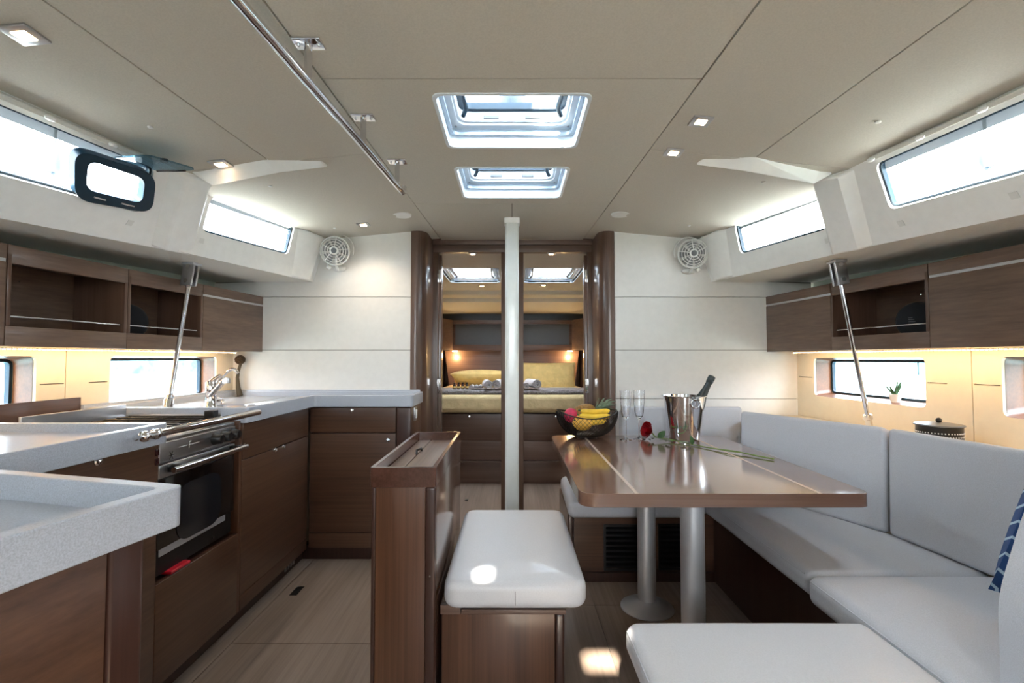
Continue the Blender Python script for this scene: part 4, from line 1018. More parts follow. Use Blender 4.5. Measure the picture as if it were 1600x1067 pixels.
# shelf behind the sofa backs
shp = [V(1.44,2.84), V(k1.x+.13,k1.y), V(k2.x+.14,k2.y), V(1.86,.7), V(1.99,.7), V(1.885,1.9), V(1.815,3.06), V(1.44,3.06)]
struct('trim_24', MB().prism(shp, .775, .79), M['lining'])
lp = PZ(1467,664,.878); lc = V(1.735, 1.735*750/(667+1e-9), 0); lc = PX(1467,664,1.735)
lan = thing('lidded_tin', 'round black pierced metal lantern tin with a knob lid behind the sofa', 'tin', (lc.x,lc.y,.791))
rr = .078
wr = MB(); NB_ = 30
part('drum', MB().lathe([(rr,0),(rr,.006),(rr-.003,.010),(rr-.003,.083),(rr,.088),(rr-.004,.088),(rr-.006,.008),(.0001,.006)], (lc.x,lc.y,.791), (0,0,1), 40), M['black'], lan)
for row in range(3):
    for k in range(46):
        a = 2*math.pi*(k+.5*(row % 2))/46; c_ = V(lc.x+(rr-.002)*math.cos(a), lc.y+(rr-.002)*math.sin(a), .791+.034+row*.014); wr.ball(c_, .0026, 6)
part('pierced_dots', wr, M['whiteplast'], lan, kind='stuff')
ldd = part('lid', MB().lathe([(rr+.003,.088),(rr+.003,.093),(rr*.6,.098),(.0001,.100)], (lc.x,lc.y,.791), (0,0,1), 40), M['grey'], lan)
part('lid_knob', MB().ball((lc.x,lc.y,0.791+.108), .011, 12), M['black'], ldd)

# plant in the right-hand window recess
H0 = SIDE[1]['H'][0]; zsl = H0[2].y-.006
pq = PX(1399,620,1.925)
zsl = PX(1399,632,1.925).z
plt = thing('potted_succulent', 'spiky green succulent in a white pot on the right window sill', 'plant', (pq.x,pq.y,zsl))
part('pot', MB().lathe([(.017,0),(.026,.050),(.027,.052),(.024,.052),(.022,.046),(.0001,.044)], (pq.x,pq.y,zsl), (0,0,1), 24), M['whiteplast'], plt)
for k in range(11):
    a = k*2.399; tilt = .15+.5*((k*7) % 11)/11; L = .055+.012*(k % 3)
    d = V(math.cos(a)*math.sin(tilt*1.5), math.sin(a)*math.sin(tilt*1.5), math.cos(tilt*1.5)).normalized(); b0 = V(pq.x,pq.y,zsl+.045)
    part('leaf', MB().tube([b0, b0+d*L*.35, b0+d*L*.75+V(0,0,.003), b0+d*L], [.0045,.0058,.0035,.0004], 6), M['green'], plt)

# ------------------------------------------------------------------ TABLE
TZ = .70
tA = PZ(863,681,TZ); tB = PZ(905,770,TZ); tC = PZ(1356,770,TZ); tD = PZ(1100,680,TZ)
tx0, tx1, ty0, ty1 = (tA.x+tB.x)/2-.002, tC.x+.012, tB.y-.01, tA.y+.02
tb = thing('saloon_table', 'glossy walnut saloon table with pale inlay lines on two metal pedestals', 'table', ((tx0+tx1)/2,(ty0+ty1)/2,0))
tp = roundpoly(rect(tx0,tx1,ty0,ty1), [.06,.05,.06,.06], 6)
xi1, xi2 = PZ(993,769,TZ).x, PZ(1200,735,TZ).x
top = part('tabletop', MB().prism(tp, TZ-.046, TZ), M['table'], tb, bev=.003)
for xx in (xi1, xi2): part('inlay_line', MB().box(xx-.006,xx+.006,ty0+.002,ty1-.002,TZ-.001,TZ+.0004), plain('inlay_%d' % int(xx*100), (196,180,166), .15), top)
q = PZ(920,689,TZ); part('table_catch', MB().lathe([(.012,0),(.012,.002),(.0001,.003)], (xi1,ty1-.06,TZ+.0004), (0,0,1), 16), M['chrome'], top)
l1 = PZ(1010,949,.0); 
for px, yy, lab in ((1010, l1.y, None), (1082, None, None)):
    if yy is None: cx_, cy_ = PY(1082,850,1.74).x, 1.74
    else: cx_, cy_ = PY(1010,850,l1.y).x, l1.y
    lg = part('pedestal', MB().lathe([(.0415,.02),(.0415,TZ-.046)], (cx_,cy_,0), (0,0,1), 40), M['alu'], tb)
    part('foot_flange', MB().lathe([(.12,0),(.12,.004),(.095,.018),(.058,.034),(.045,.040),(.042,.040)], (cx_,cy_,0), (0,0,1), 48), M['alu'], lg)
# ------------------------------------------------------------------ TABLETOP THINGS
bw = PZ(917,682,TZ); bc = V(bw.x, bw.y, TZ)
bowl = thing('fruit_bowl', 'black wire mesh fruit bowl full of fruit on the table corner', 'bowl', bc)
def bprof(t):   # 0..1 base to rim : radius, height
    return (.055+.115*math.sin(t*math.pi/2)**.9, .012+.125*(1-math.cos(t*math.pi/2))**.95)
NS = 44
for dirn, nm in ((1, 'wire'), (-1, 'wire')):
    mb = MB()
    for k in range(NS):
        pts = []
        for j in range(11):
            t = j/10; r_, z_ = bprof(t); a = 2*math.pi*k/NS+dirn*t*.9; z_ += .016*t*math.cos(2*a)
            pts.append(bc+V(r_*math.cos(a), r_*math.sin(a), z_))
        mb.tube(pts, .0011, 4, False)
    part('wire_mesh', mb, M['black'], bowl, kind='stuff')
for rr_, dz in ((1.0,0),):
    part('rim', MB().tube([bc+V(bprof(1)[0]*math.cos(a), bprof(1)[0]*math.sin(a), bprof(1)[1]+.016*math.cos(2*a)) for a in [2*math.pi*k/48 for k in range(48)]], .0035, 8, closed=True), M['black'], bowl)
part('foot_ring', MB().lathe([(.052,0),(.056,0),(.058,.014),(.05,.016),(.0001,.014)], bc, (0,0,1), 36), M['black'], bowl)
# outer solid-looking crescent shell of finer mesh
mb = MB()
for k in range(80):
    pts = []
    for j in range(9):
        t = .0+j/8*.98; r_, z_ = bprof(t); a = 2*math.pi*k/80+t*.35
        lift = max(0, abs(math.cos(a)))**1.2; r_ += .006; tt = t*(.45+.55*lift); r_, z_ = bprof(tt); z_ += .018*tt*math.cos(2*a)
        pts.append(bc+V((r_+.007)*math.cos(a), (r_+.007)*math.sin(a), z_-.003))
    mb.tube(pts, .0022, 4, False)
part('outer_shell', mb, M['black'], bowl, 'denser outer mesh curving up at both sides', kind='stuff')
zz0 = TZ+.012
# fruit
def fruit(name, mb, mat, label, cat, c): return solo(name, mb, M[mat], label, cat, c)
dfc = bc+V(-.095,-.03,.125)
fruit('dragon_fruit', MB().ball(dfc,.040,18,(1,1,1.05)), 'pink', 'pink dragon fruit at the left of the fruit bowl', 'fruit', dfc)
mlc = bc+V(-.035,-.07,.088); fruit('melon', MB().ball(mlc,.052,20,(1.1,.9,.85)), 'melon', 'orange yellow melon at the front of the fruit bowl', 'fruit', mlc)
pnc = bc+V(-.01,.05,.130)
pa_ = thing('pineapple', 'pineapple lying in the fruit bowl, grey-green crown to the right', 'fruit', pnc)
ax = V(.90,.1,.30).normalized(); pp = MB().ball(pnc,.052,20,(1,1,1.45),V(0,0,1).rotation_difference(ax).to_matrix())
part('fruit_body', pp, M['pine'], pa_)
cb_ = pnc+ax*.070
rq = V(0,0,1).rotation_difference(ax).to_matrix()
for k in range(30):
    a = k*2.399; lay = k/30; spread = .95*(1-lay)+.10; L = .065+.055*lay
    d = rq@V(math.cos(a)*math.sin(spread), math.sin(a)*math.sin(spread), math.cos(spread)); side_ = d.cross(ax).normalized(); b0 = cb_+ax*.022*lay
    up_ = (ax*.25-d*.1)
    pts = [b0, b0+d*L*.4+ax*.004, b0+d*L*.75+V(0,0,.004), b0+d*L+V(0,0,-.004)]
    ws = [.0065,.0085,.005,.0006]
    vs = []
    for p_, w_ in zip(pts, ws): vs += [p_-side_*w_, p_+ax*.002, p_+side_*w_]
    part('crown_leaf', MB().add(vs, [(3*i+j,3*i+j+1,3*i+j+4,3*i+j+3) for i in range(3) for j in range(2)]), M['crown'], pa_)
for k, (x0_, y0_, z0_, yaw) in enumerate(((.035,-.062,.152,5),(.03,-.085,.128,-6),(.045,-.04,.120,12),(.01,-.08,.098,0))):
    pts = []; rs = []
    for j in range(13):
        t = j/12*2-1; x = t*.085; zc3 = -.018*t*t+.010; pts.append(bc+V(x0_,y0_,z0_)+Matrix.Rotation(R(yaw),3,'Z')@V(x, -.012*t*t, zc3*-.6))
        rs.append(.0035+.0135*(1-abs(t)**5)**.6)
    bn = tag(link('banana', MB().tube(pts, rs, 10), M['banana'], None, bc+V(x0_,y0_,z0_)), ['topmost yellow banana lying across the fruit bowl', 'banana just below the topmost one, at the bowl front', 'banana between the topmost one and the pineapple', 'lowest banana seen through the front bowl mesh'][k], 'fruit', 'bananas in the fruit bowl')
    part('stem', MB().tube([pts[0]+V(.002,0,0), pts[0]+V(-.012,0,.004)], [.004,.005], 8), M['green'] if k < 2 else M['twig'], bn)
# flutes
def flute(px, py, label, first=None):
    p = PZ(px, py, TZ)
    if first: c = copy_tree(first, loc=(p.x,p.y,TZ)); c['label'] = label; return c
    t = thing('champagne_flute', label, 'glass', (p.x,p.y,TZ), 'champagne flutes on the table'); n = 48
    def ring(r, z, fl=0): return [V(p.x+r*(1+fl*math.cos(12*2*math.pi*k/n))*math.cos(2*math.pi*k/n), p.y+r*(1+fl*math.cos(12*2*math.pi*k/n))*math.sin(2*math.pi*k/n), TZ+z) for k in range(n)]
    H_ = .272
    outer = [(.0335,.0005,0),(.0335,.002,0),(.012,.007,0),(.0045,.014,0),(.0038,.06,0),(.0042,.108,0),(.010,.118,0),(.020,.128,.01),(.0245,.150,.03),(.0285,.20,.035),(.0315,H_,.02)]
    inner = [(.0300,H_,.02),(.027,.20,.03),(.0228,.150,.02),(.017,.131,0),(.0005,.127,0)]
    part('bowl', MB().loft([ring(*o) for o in outer[7:]]+[ring(*o) for o in inner]+[ring(.0005,.127)], True), M['clear'], t) if False else None
    part('glass_body', MB().loft([ring(.0001,.0005)]+[ring(*o) for o in outer]+[ring(*o) for o in inner], True), M['clear'], t)
    return t
f1 = flute(978,687,'left champagne flute of the pair, nearest the fruit bowl'); flute(999,686,'right champagne flute of the pair, above the rose', f1)
# bucket and bottle
kc = PZ(1069,685,TZ)
bk = thing('ice_bucket', 'polished steel ice bucket with ring handle on the table', 'bucket', (kc.x,kc.y,TZ))
Hb = PY(1069,618,kc.y).z-TZ
part('pail', MB().lathe([(.0001,0),(.078,0),(.082,.003),(.112,Hb-.004),(.124,Hb-.002),(.1245,Hb+.001),(.121,Hb+.003),(.110,Hb),(.080,.008),(.0001,.006)], (kc.x,kc.y,TZ), (0,0,1), 64), M['chrome'], bk)
rc = V(kc.x+.022,kc.y-.112,TZ+Hb-.035)
rg = part('ring_handle', MB().tube([rc+V(.024*math.cos(a), -.006-.003*math.sin(a), .024*math.sin(a)) for a in [2*math.pi*k/32 for k in range(32)]], .0038, 10, closed=True), M['chrome'], bk)
part('ring_lug', MB().ball(rc+V(0,.002,.022), .012, 12, (1.2,.8,.8)), M['chrome'], rg)
bt0 = PY(1086,640,kc.y); bt1 = PY(1113,588,kc.y-.0); ax = (bt1-bt0).normalized()
ax = V(ax.x,ax.y,ax.z); L = (bt1-bt0).length
btl = thing('champagne_bottle', 'dark green champagne bottle leaning out of the steel bucket', 'bottle', bt1-ax*.30+V(0,0,0))
part('glass_body', MB().lathe([(.0001,-.20),(.040,-.20),(.042,-.19),(.042,-.08),(.036,-.045),(.024,-.005),(.0195,.03)], bt1-ax*.115, ax, 36), M['bottle'], btl)
part('foil', MB().lathe([(.0198,.020),(.0170,.060),(.0165,.072),(.0195,.076),(.0198,.084),(.0180,.088),(.0200,.094),(.0200,.110),(.017,.116),(.0001,.117)], bt1-ax*.115, ax, 32), M['bottle'], btl, 'dark foil neck wrap')
# rose
rh = PZ(1014,685,TZ)+V(0,0,.043)
rs_ = thing('long_stemmed_rose', 'long-stemmed red rose lying across the table before the bucket', 'rose', (rh.x,rh.y,TZ))
rax = V(-.8,-.35,.25).normalized(); rm = V(0,0,1).rotation_difference(rax).to_matrix()
for k in range(17):
    a = k*2.399; lay = k/16; r_ = .006+.020*lay; op = .15+.75*lay
    vs = []; n = 5
    for i in range(n):
        for j in range(n):
            u_ = (i/(n-1)-.5)*1.9; w_ = j/(n-1)
            rad = 1.35*(.004+r_*math.sin(w_*1.5)**.7)*(1+.25*op*w_**3); z_ = 1.3*(-.012+w_*(.038-.008*lay))
            if w_ > .9: z_ -= .006*abs(u_)
            vs.append(rh+rm@V(rad*math.cos(a+u_*(1-.25*w_*0)), rad*math.sin(a+u_), z_))
    part('petal', MB().add(vs, [(i*n+j,i*n+j+1,(i+1)*n+j+1,(i+1)*n+j) for i in range(n-1) for j in range(n-1)]), M['red'], rs_)
cal = rh-rax*.014
part('calyx', MB().ball(cal, .010, 10), M['stem'], rs_)
stp = [PZ(1024,683,TZ+.022), PZ(1045,686,TZ+.012), PZ(1075,693,TZ+.006), PZ(1110,700,TZ+.006), PZ(1150,705,TZ+.010), PZ(1182,712,TZ+.007), PZ(1209,717,TZ+.006)]
part('stem', MB().tube([cal]+stp, [.004,.0035,.003,.003,.0032,.0032,.0035,.004], 8), M['stem'], rs_)
p7 = stp[3]; part('side_stem', MB().tube([stp[3], PZ(1140,705,TZ+.012), PZ(1165,708,TZ+.010)], .002, 6), M['stem'], rs_)
def leaf(c, d, L, w, up=V(0,0,1), curl=.15):
    d = d.normalized(); sd = d.cross(up).normalized(); vs = []; n = 6
    for i in range(n+1):
        t = i/n; ww = w*math.sin(math.pi*t**.8)**.8*(1-.1*t); mid = c+d*L*t+up*(curl*L*math.sin(t*math.pi)*.5)
        vs += [mid-sd*ww+up*ww*.25, mid, mid+sd*ww+up*ww*.25]
    return MB().add(vs, [(3*i+j,3*i+j+1,3*i+j+4,3*i+j+3) for i in range(n) for j in range(2)])
for (px, py, dz, dx, dy, dzz, L, w) in ((1028,684,.02,.7,-.2,.75,.055,.018),(1020,686,.01,-.2,-.6,.2,.035,.010),(1030,688,.012,.9,-.5,.0,.05,.012),(1040,690,.008,.4,-.8,.1,.055,.017),
                                        (1070,693,.006,-.7,-.5,.12,.045,.018),(1082,695,.006,-.2,.05,1.0,.05,.012),(1080,695,.006,-.9,.1,.25,.045,.016),(1016,688,.008,-.5,-.5,.3,.03,.008)):
    part('leaf', leaf(PZ(px,py,TZ+dz), V(dx,dy,dzz), L, w, V(0,0,1) if dzz < .6 else V(0,-1,.2)), M['green'], rs_)

# ------------------------------------------------------------------ GRAB RAIL, LAMPS, FANS, SMALL CEILING ITEMS
ra = PZ(355,-18,ZC-.105); rb = PZ(629,300,ZC-.105)
grl = thing('ceiling_grab_rail', 'long polished steel grab rail on three short posts under the ceiling', 'rail', (rb.x,rb.y,ZC-.1))
mid = PZ(492,140,ZC-.105)
pts = []
for k in range(25):
    t = k/24-.0; y = ra.y-.5+(rb.y-ra.y+.5)*t
    c0_, c1_, c2_ = ra, mid, rb
    l0 = (y-mid.y)*(y-rb.y)/((ra.y-mid.y)*(ra.y-rb.y)); l1_ = (y-ra.y)*(y-rb.y)/((mid.y-ra.y)*(mid.y-rb.y)); l2 = (y-ra.y)*(y-mid.y)/((rb.y-ra.y)*(rb.y-mid.y))
    pts.append(V(ra.x*l0+mid.x*l1_+rb.x*l2, y, ZC-.105))
part('rail_tube', MB().tube(pts+[pts[-1]+V(0,.018,.012), pts[-1]+V(0,.022,.03)], .0135, 16), M['chrome'], grl)
for px, py in ((488,118), (575,222), (629,284)):
    y = PZ(px,py,ZC-.09).y; y = min(max(y, ra.y), rb.y-.01)
    j = min(range(len(pts)), key=lambda i: abs(pts[i].y-y)); x = pts[j].x
    sto = part('post', MB().tube([(x,y,ZC-.100),(x,y,ZC-.004)], .010, 14), M['chrome'], grl)
    part('mounting_plate', MB().box(x-.038,x+.038,y-.024,y+.024,ZC-.007,ZC-.0005,.002), M['chrome'], sto)
    for k in (-1, 1): part('screw', MB().ball((x+k*.026,y,ZC-.008), .005, 8), M['steel'], sto)
def downlight(px, py, label, Z=None, size=.068, watt=2.2, ext=None):
    s = -1 if px < 800 else 1
    if Z is None: p = PZ(px, py, ZC); 
    else: p = PZ(px, py, Z)
    if Z is None and abs(p.x) > .57: p = slopept(px, py, s)
    t = thing('downlight', label, 'light', p, 'square recessed downlights')
    tl = 0 if Z is not None or abs(p.x) < .57 else s*slope
    h = size/2
    def tz(x): return -tl*(x-p.x)
    def quadp(hh, z0, z1): 
        b = [V(p.x+a*hh, p.y+b_*hh, p.z+z0+tz(p.x+a*hh)) for a, b_ in ((-1,-1),(1,-1),(1,1),(-1,1))]
        return b, [q_+V(0,0,z1-z0) for q_ in b]
    b, tq = quadp(h, -.007, -.0005)
    part('bezel', MB().rhex(b, tq, .002, 2, 1), M['steel'], t)
    b, tq = quadp(h*.48, -.0085, -.0072); part('lens', MB().hexa(b, tq), M['lampwarm'], t)
    l = D.lights.new('downlight_lamp', 'SPOT'); l.energy = watt; l.spot_size = R(130); l.spot_blend = .9; l.shadow_soft_size = .02; l.color = (1,.80,.58)
    lo = D.objects.new('downlight_lamp', l); COL.objects.link(lo); lo.parent = t; lo.location = (0,0,-.014)
    return t
downlight(38,52,'square downlight in the ceiling, top left corner of the photo')
downlight(345,255,'square downlight in the ceiling between the two left windows')
downlight(1095,188,'square downlight on the right ceiling, nearer of the close pair')
downlight(1052,237,'square downlight on the right ceiling, farther of the close pair')
downlight(568,350,'square downlight in the ceiling above the left wall fan', watt=6)
downlight(739,396,'cabin ceiling downlight in front of the left cabin skylight', CZ, .06, 4); downlight(861,396,'cabin ceiling downlight in front of the right cabin skylight', CZ, .06, 4)
downlight(753,446,'cabin ceiling downlight beyond the left cabin skylight', CZ, .075, 4); downlight(849,445,'cabin ceiling downlight beyond the right cabin skylight', CZ, .075, 4)
for px, py, lab in ((628,335,'round white ceiling vent near the left door post'), (970,334,'round white ceiling vent near the right door post')):
    p = PZ(px,py,ZC-.005); t = thing('ceiling_vent', lab, 'vent', (p.x,p.y,zc(p.x)))
    z = zc(p.x)-.003
    part('ring', MB().lathe([(.036,0),(.052,-.001),(.055,.004),(.055,.008),(.036,.008)][::-1], (p.x,p.y,z-.004), (0,0,1), 36), M['whiteplast'], t)
    part('disc', MB().lathe([(.036,0),(.0001,-.003)], (p.x,p.y,z+.001), (0,0,1), 30), M['grey'], t)
for px, py, w_ in ((235,198,'between the near left window and the ceiling seam'), (422,290,'above the far left window'), (1372,190,'between the near right window and the ceiling seam'), (1193,284,'above the far right window'), (1077,352,'above the right wall fan'), (523,356,'above the left wall fan')):
    p = slopept(px, py, -1 if px < 800 else 1)
    solo('ceiling_button', MB().lathe([(.009,0),(.0085,-.004),(.0001,-.007)][::-1], p, (0,0,1), 16), M['whiteplast'], 'small white ceiling button '+w_, 'fastener', p)
# square caps on the window mouldings
for s, lst in ((-1, [(203,348,'near'),(315,376,'far')]), (1, [(1408,349,'near'),(1585,305,'near'),(1293,376,'far')])):
    for px, py, k in lst:
        f = SIDE[s][k]; O, u, v, n = f[0]; q = onpl(f[0], px, py)
        c_ = [q+V(-.012,-.012), q+V(.012,-.012), q+V(.012,.012), q+V(-.012,.012)]
        part('cover_cap', MB().holed([c_], to3(f[0], (0,0), -f[1]*.002), u, v, n*f[1], .003), M['whiteplast'], D.objects['trim_%d' % ({(-1,'near'):1,(1,'near'):2,(-1,'far'):3,(1,'far'):4}[(s,k)])])
# fans
def fan(px, py, label, sgn):
    c = PY(px, py, BY-.09); ax = V(-.30*c.x/1.2*.5, -1, -.12).normalized(); t = thing('wall_fan', label, 'fan', PY(px,py,BY-.01))
    q = V(0,0,1).rotation_difference(ax).to_matrix(); Rr = .088
    def ringp(r, z, n=40): return [c+q@V(r*math.cos(2*math.pi*k/n), r*math.sin(2*math.pi*k/n), z) for k in range(n)]
    for r_, z, th in ((Rr,.0,.0035),(Rr*.80,.014,.0022),(Rr*.62,.019,.0022),(Rr*.44,.022,.0022),(Rr*.98,-.03,.003)):
        part('cage_ring', MB().tube(ringp(r_, z), th, 6, closed=True), M['whiteplast'], t)
    for k in range(5):
        a = 2*math.pi*k/5+.3; e_ = V(math.cos(a), math.sin(a), 0)
        part('cage_spoke', MB().tube([c+q@(e_*.02+V(0,0,.026)), c+q@(e_*Rr*.6+V(0,0,.02)), c+q@(e_*Rr)], .0026, 6), M['whiteplast'], t)
        bl = []; 
        for i in range(5):
            for j in range(5):
                rr_ = .02+(Rr-.03)*i/4; aa = a+(j/4-.5)*1.0; bl.append(c+q@V(rr_*math.cos(aa), rr_*math.sin(aa), -.012+(j/4-.5)*.016))
        part('fan_blade', MB().add(bl, [(i*5+j,i*5+j+1,i*5+j+6,i*5+j+5) for i in range(4) for j in range(4)]), M['fanshade'], t)
    part('hub_cap', MB().lathe([(.020,-.01),(.020,.026),(.016,.029),(.0001,.030)], c, ax, 24), M['grey'], t)
    part('hub_ring', MB().lathe([(.020,.015),(.026,.015),(.026,.027),(.020,.028)], c, ax, 24), M['whiteplast'], t)
    part('motor', MB().lathe([(.022,-.012),(.026,-.02),(.022,-.055),(.0001,-.058)][::-1], c, ax, 20), M['whiteplast'], t)
    # hoop bracket around the top, foot on the wall below
    part('hoop', MB().tube([c+V(sgn*.012,.02,.012)+V((Rr+.008)*math.cos(a), .012, (Rr+.010)*math.sin(a)) for a in [math.pi*(-.1+1.2*k/24) for k in range(25)]], .004, 8), M['whiteplast'], t)
    f0 = V(c.x-sgn*.0+.0, BY-.02, c.z-.108)
    part('foot', MB().lathe([(.045,0),(.044,.012),(.03,.020),(.0001,.022)], V(f0.x,BY-.002,f0.z+.012), (0,-1,0), 28, .45), M['whiteplast'], t)
    part('knob', MB().tube([f0+V(-sgn*.045,-.02,.01), f0+V(-sgn*.06,-.035,.022)], [.014,.013], 14), M['whiteplast'], t)
    part('arm', MB().tube([f0+V(0,-.01,0), f0+V(0,-.045,.02), c+V(0,.03,-.02)], .009, 8), M['whiteplast'], t)
fan(523,392,'white round wall fan on the left bulkhead', 1); fan(1083,396,'white round wall fan on the right bulkhead', -1)

# opening portlight in the left big window: dark ring and a hinged acrylic flap
pl = SIDE[-1]['near'][0]; out = SIDE[-1]['near'][1]; O, u, v, n = pl
og = roundpoly([onpl(pl,*q) for q in ((112,228),(241,270),(234,330),(112,308))], .06, 8)
ig_ = roundpoly([onpl(pl,*q) for q in ((134,246),(223,276),(218,314),(130,292))], .035, 8)
ptl = D.objects.new('portlight', None); COL.objects.link(ptl); c0_ = to3(pl, onpl(pl,175,280), -out*.01); ptl.location = c0_; WL['portlight'] = c0_
tag(ptl, 'opening portlight with a dark rounded ring in the near left window', 'window')
part('ring', MB().holed([og, ig_], to3(pl,(0,0),-out*.016), u, v, n*out, .034), M['navy'], ptl, bev=.004)
for (a, b) in (((142,303),(160,308)),((185,313),(205,318))):
    qa, qb = onpl(pl,*a), onpl(pl,*b); part('ring_clip', MB().tube([to3(pl,qa,-out*.018), to3(pl,qb,-out*.018)], .003, 6), M['steel'], ptl)
ha = to3(pl, onpl(pl,158,240), -out*.02); hb_ = to3(pl, onpl(pl,240,262), -out*.02)
hm = PY(228,237,ha.lerp(hb_,.5).y); 
inw = (-n*out); inw = V(inw.x, inw.y, 0).normalized()
fa, fb = ha+inw*.02+V(0,0,.0), hb_+inw*.02
ff1 = fb+inw*.16+V(0,0,-.005); ff0 = fa+inw*.16+V(0,0,-.005)
poly = [fa, fb, ff1, ff0]
fu = (fb-fa).normalized(); fv = inw; fn_ = fu.cross(fv).normalized()
Lf = (fb-fa).length
fl2 = roundpoly([V(0,0),V(Lf,0),V(Lf,.15),V(0,.15)], .03, 6)
part('flap', MB().holed([fl2], fa, fu, fv, fn_, .006), M['acrylic'], ptl, 'smoky acrylic flap hinged open')
part('flap_handle', MB().lathe([(.012,0),(.012,.012),(.0001,.014)], fa+fu*Lf*.5+fv*.11, -fn_, 16), M['black'], ptl)
part('flap_arm', MB().tube([hb_, fb+fv*.10-V(0,0,.006)], .004, 6), M['black'], ptl)

# ------------------------------------------------------------------ FORWARD CABIN CONTENTS
MY = 4.42
zm0, zm1 = PY(740,645,MY).z, PY(740,617,MY).z
bed = thing('cabin_bed', 'walnut panelled bed base with a yellow mattress in the forward cabin', 'bed', (0,5.3,0))
zs = [0, PY(740,721,MY).z, PY(740,690,MY).z, zm0-.012]
for k in range(3): part('front_panel', MB().box(-.88,.88,MY+.04-.0*k,MY+.06,zs[k]+.002,zs[k+1]-.002,.002), M['wgx'], bed)
part('step_edge', MB().box(-.88,.88,MY+.0,MY+.04,zs[1]-.012,zs[1]+.0,.002), M['wgx'], bed)
for px in (733, 869): q = PY(px,651,MY+.04); part('push_knob', MB().lathe([(.011,0),(.011,.006),(.0001,.008)], q, (0,-1,0), 14), M['chrome'], bed)
part('mattress', MB().rhex([V(-.88,MY-.02,zm0),V(.88,MY-.02,zm0),V(.80,6.2,zm0),V(-.80,6.2,zm0)],[V(-.88,MY-.0,zm1),V(.88,MY-.0,zm1),V(.80,6.2,zm1),V(-.80,6.2,zm1)], .045, 5, 14, .0), M['sheet'], bed, 'mattress in a yellow fitted sheet')
zb1 = PY(740,609,MY+.05).z
solo('grey_blanket', MB().rhex([V(-.80,MY+.03,zm1),V(.80,MY+.03,zm1),V(.80,MY+.42,zm1),V(-.80,MY+.42,zm1)],[V(-.80,MY+.04,zb1),V(.80,MY+.04,zb1),V(.80,MY+.40,zb1),V(-.80,MY+.40,zb1)], .022, 4, 16), M['blanket'], 'folded grey blanket across the foot of the cabin bed', 'blanket', (0,MY+.2,zm1))
def pillow2(px0, px1, py0, py1, Y, t, tilt, label):
    if t > .2:
        a = PY(px0,py1,Y-.2); b = PY(px1,py0,Y); w = b.x-a.x; h = b.z-zm1
        solo('pillow', pillow(V((a.x+b.x)/2,Y,zm1+h*.55), w, .46, h*.85, Matrix.Rotation(R(76),3,'X')), M['pillow'], label, 'pillow', ((a.x+b.x)/2,Y,zm1)); return
    a = PY(px0,py1,Y); b = PY(px1,py0,Y); c = (a+b)/2; w = b.x-a.x; h = b.z-a.z
    solo('pillow', pillow(c, w, h, t, Matrix.Rotation(R(tilt),3,'X')), M['pillow'], label, 'pillow', (c.x,c.y,a.z))
pillow2(703,800,579,618,5.55,.22,0,'plump yellow pillow lying on the cabin bed, seen through the left door')
pillow2(806,900,566,612,5.75,.15,-8,'large yellow pillow propped up, seen through the right door')
# headboard, shelf locker
HBY = 6.12
zz = [PY(740,p,HBY).z for p in (548,539,507,501,490)]
part('headboard', MB().hexa([V(-.80,HBY,zm1),V(.80,HBY,zm1),V(.80,HBY+.03,zm1),V(-.80,HBY+.03,zm1)],[V(-.86,HBY+.04,zz[0]-.002),V(.86,HBY+.04,zz[0]-.002),V(.86,HBY+.07,zz[0]-.002),V(-.86,HBY+.07,zz[0]-.002)]), M['wgx'], bed)
lk = thing('cabin_shelf_locker', 'open walnut shelf locker above the cabin bed headboard', 'locker', (0,HBY+.1,zz[0]))
xs0 = PY(709,520,HBY).x; xs1 = PY(892,520,HBY).x
part('bottom_rail', MB().box(xs0,xs1,HBY-.1,HBY+.20,zz[0],zz[1],.003), M['wgx'], lk)
part('top_rail', MB().box(xs0,xs1,HBY-.1,HBY-.08,zz[2],zz[3],.003), M['wgx'], lk)
part('back_panel', MB().box(xs0,xs1,HBY+.17,HBY+.19,zz[1],zz[3]-.004), M['grey'], lk)
for s in (-1, 1):
    xx = xs0 if s < 0 else xs1
    part('side_cabinet', MB().hexa([V(xx,HBY-.1,zz[0]-.0),V(xx+s*.008,HBY-.1,zz[0]),V(xx+s*.30,5.2,zz[0]),V(xx+s*.29,5.2,zz[0])],[V(xx,HBY-.1,zz[3]),V(xx+s*.008,HBY-.1,zz[3]),V(xx+s*.30,5.2,zz[3]),V(xx+s*.29,5.2,zz[3])]), M['wgy'], lk)
    al = D.lights.new('reading_light', 'POINT'); al.energy = 3; al.color = (1,.66,.30); al.shadow_soft_size = .03
    t = solo('reading_lamp', MB().box(xx-s*.02-.03,xx-s*.02+.03,HBY-.06,HBY-.02,zz[0]-.012,zz[0]-.002,.002), M['lampwarm'], 'small warm reading light at the %s end of the headboard' % ('left' if s < 0 else 'right'), 'light', (xx-s*.02,HBY-.04,zz[0]-.01))
    lo = D.objects.new('reading_light', al); COL.objects.link(lo); lo.parent = t; lo.location = (0,-.05,-.05)
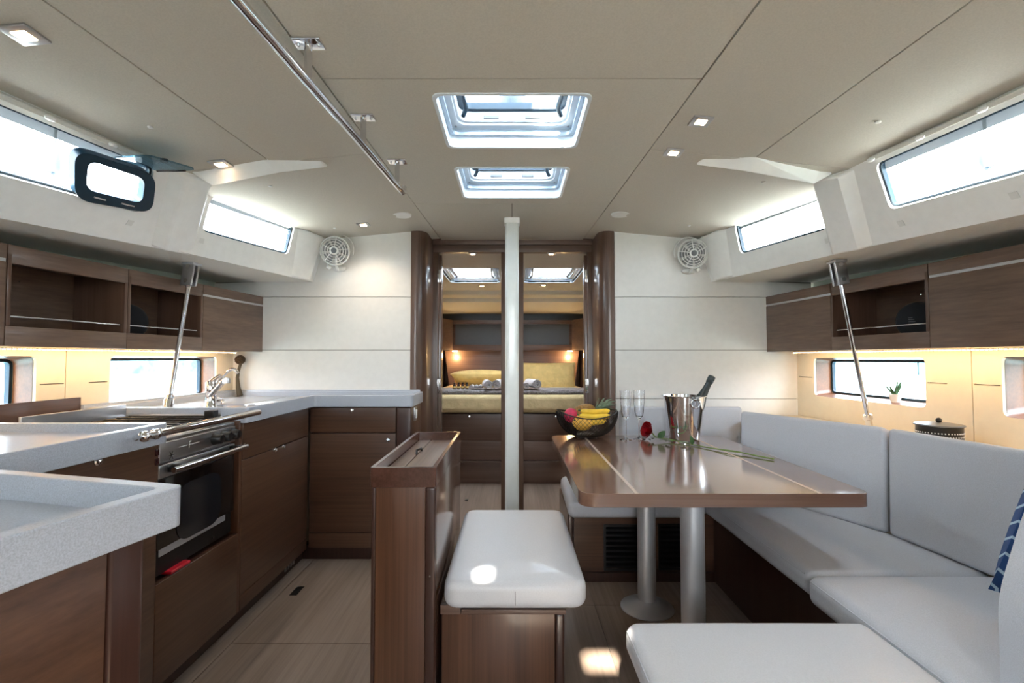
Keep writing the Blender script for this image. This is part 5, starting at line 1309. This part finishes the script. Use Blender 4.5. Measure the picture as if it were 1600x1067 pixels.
# things on the blanket
zt2 = zb1+.001
for k, px in enumerate((710,716.5,723,729.5)):
    p = PY(px,611,MY+.12); c = V(p.x,p.y,zt2)
    t = thing('toiletry_bottle', ['leftmost','second from left','third from left','rightmost'][k]+' of the four small dark toiletry bottles on the blanket', 'bottle', c, 'toiletry bottles on the blanket')
    part('bottle_body', MB().lathe([(.0001,0),(.013,0),(.0145,.003),(.0145,.038),(.008,.045),(.008,.047)], c, (0,0,1), 20), M['amber'], t)
    part('cap', MB().lathe([(.0095,.046),(.0095,.064),(.0001,.065)], c, (0,0,1), 16), M['black'], t)
    part('paper_label', MB().lathe([(.0148,.012),(.0148,.030)], c, (0,0,1), 20), M['pillow'], t)
def towel(px, R_, label, L=.16, yaw=0, z=None):
    p = PY(px,606,MY+.14); c = V(p.x,p.y,zt2+R_)
    mb = MB(); n = 60; pts = []
    for k in range(n): a = k/n*math.pi*2*2.6; r_ = R_*(.22+.78*k/n); pts.append((r_*math.cos(a), r_*math.sin(a)))
    q = Matrix.Rotation(R(yaw),3,'Z'); rings = []
    th = R_*.20
    outer = pts; inner = [(x*(1-th/max(math.hypot(x,z_),.001)), z_*(1-th/max(math.hypot(x,z_),.001))) for x, z_ in pts]
    loop = outer+inner[::-1]
    m = len(loop); vs = [c+q@V(x,-L/2,z_) for x, z_ in loop]+[c+q@V(x,L/2,z_) for x, z_ in loop]
    fs = [(i,(i+1)%m,(i+1)%m+m,i+m) for i in range(m)]
    for i in range(n-1): fs += [(i,i+1,m-2-i,m-1-i), (m+i,m+i+1,m+m-2-i,m+m-1-i)]
    solo('rolled_towel', mb.add(vs, fs), M['towel'], label, 'towel', (c.x,c.y,zt2), 'rolled towels on the blanket')
towel(737.5,.022,'small rolled towel next to the four toiletry bottles'); towel(744,.021,'middle one of the three small rolled towels'); towel(750.5,.022,'small rolled towel touching the large rolled towel')
towel(762,.046,'large rolled towel right of the small ones, left door',.22,8); towel(778,.048,'large rolled towel half hidden by the white mast post',.22,-5)
towel(822,.034,'rolled towel peeking out right of the mast post',.2,0); towel(832.5,.050,'large rolled towel seen through the right door',.22,20)
# black board painted in for the shade of the gap above the locker
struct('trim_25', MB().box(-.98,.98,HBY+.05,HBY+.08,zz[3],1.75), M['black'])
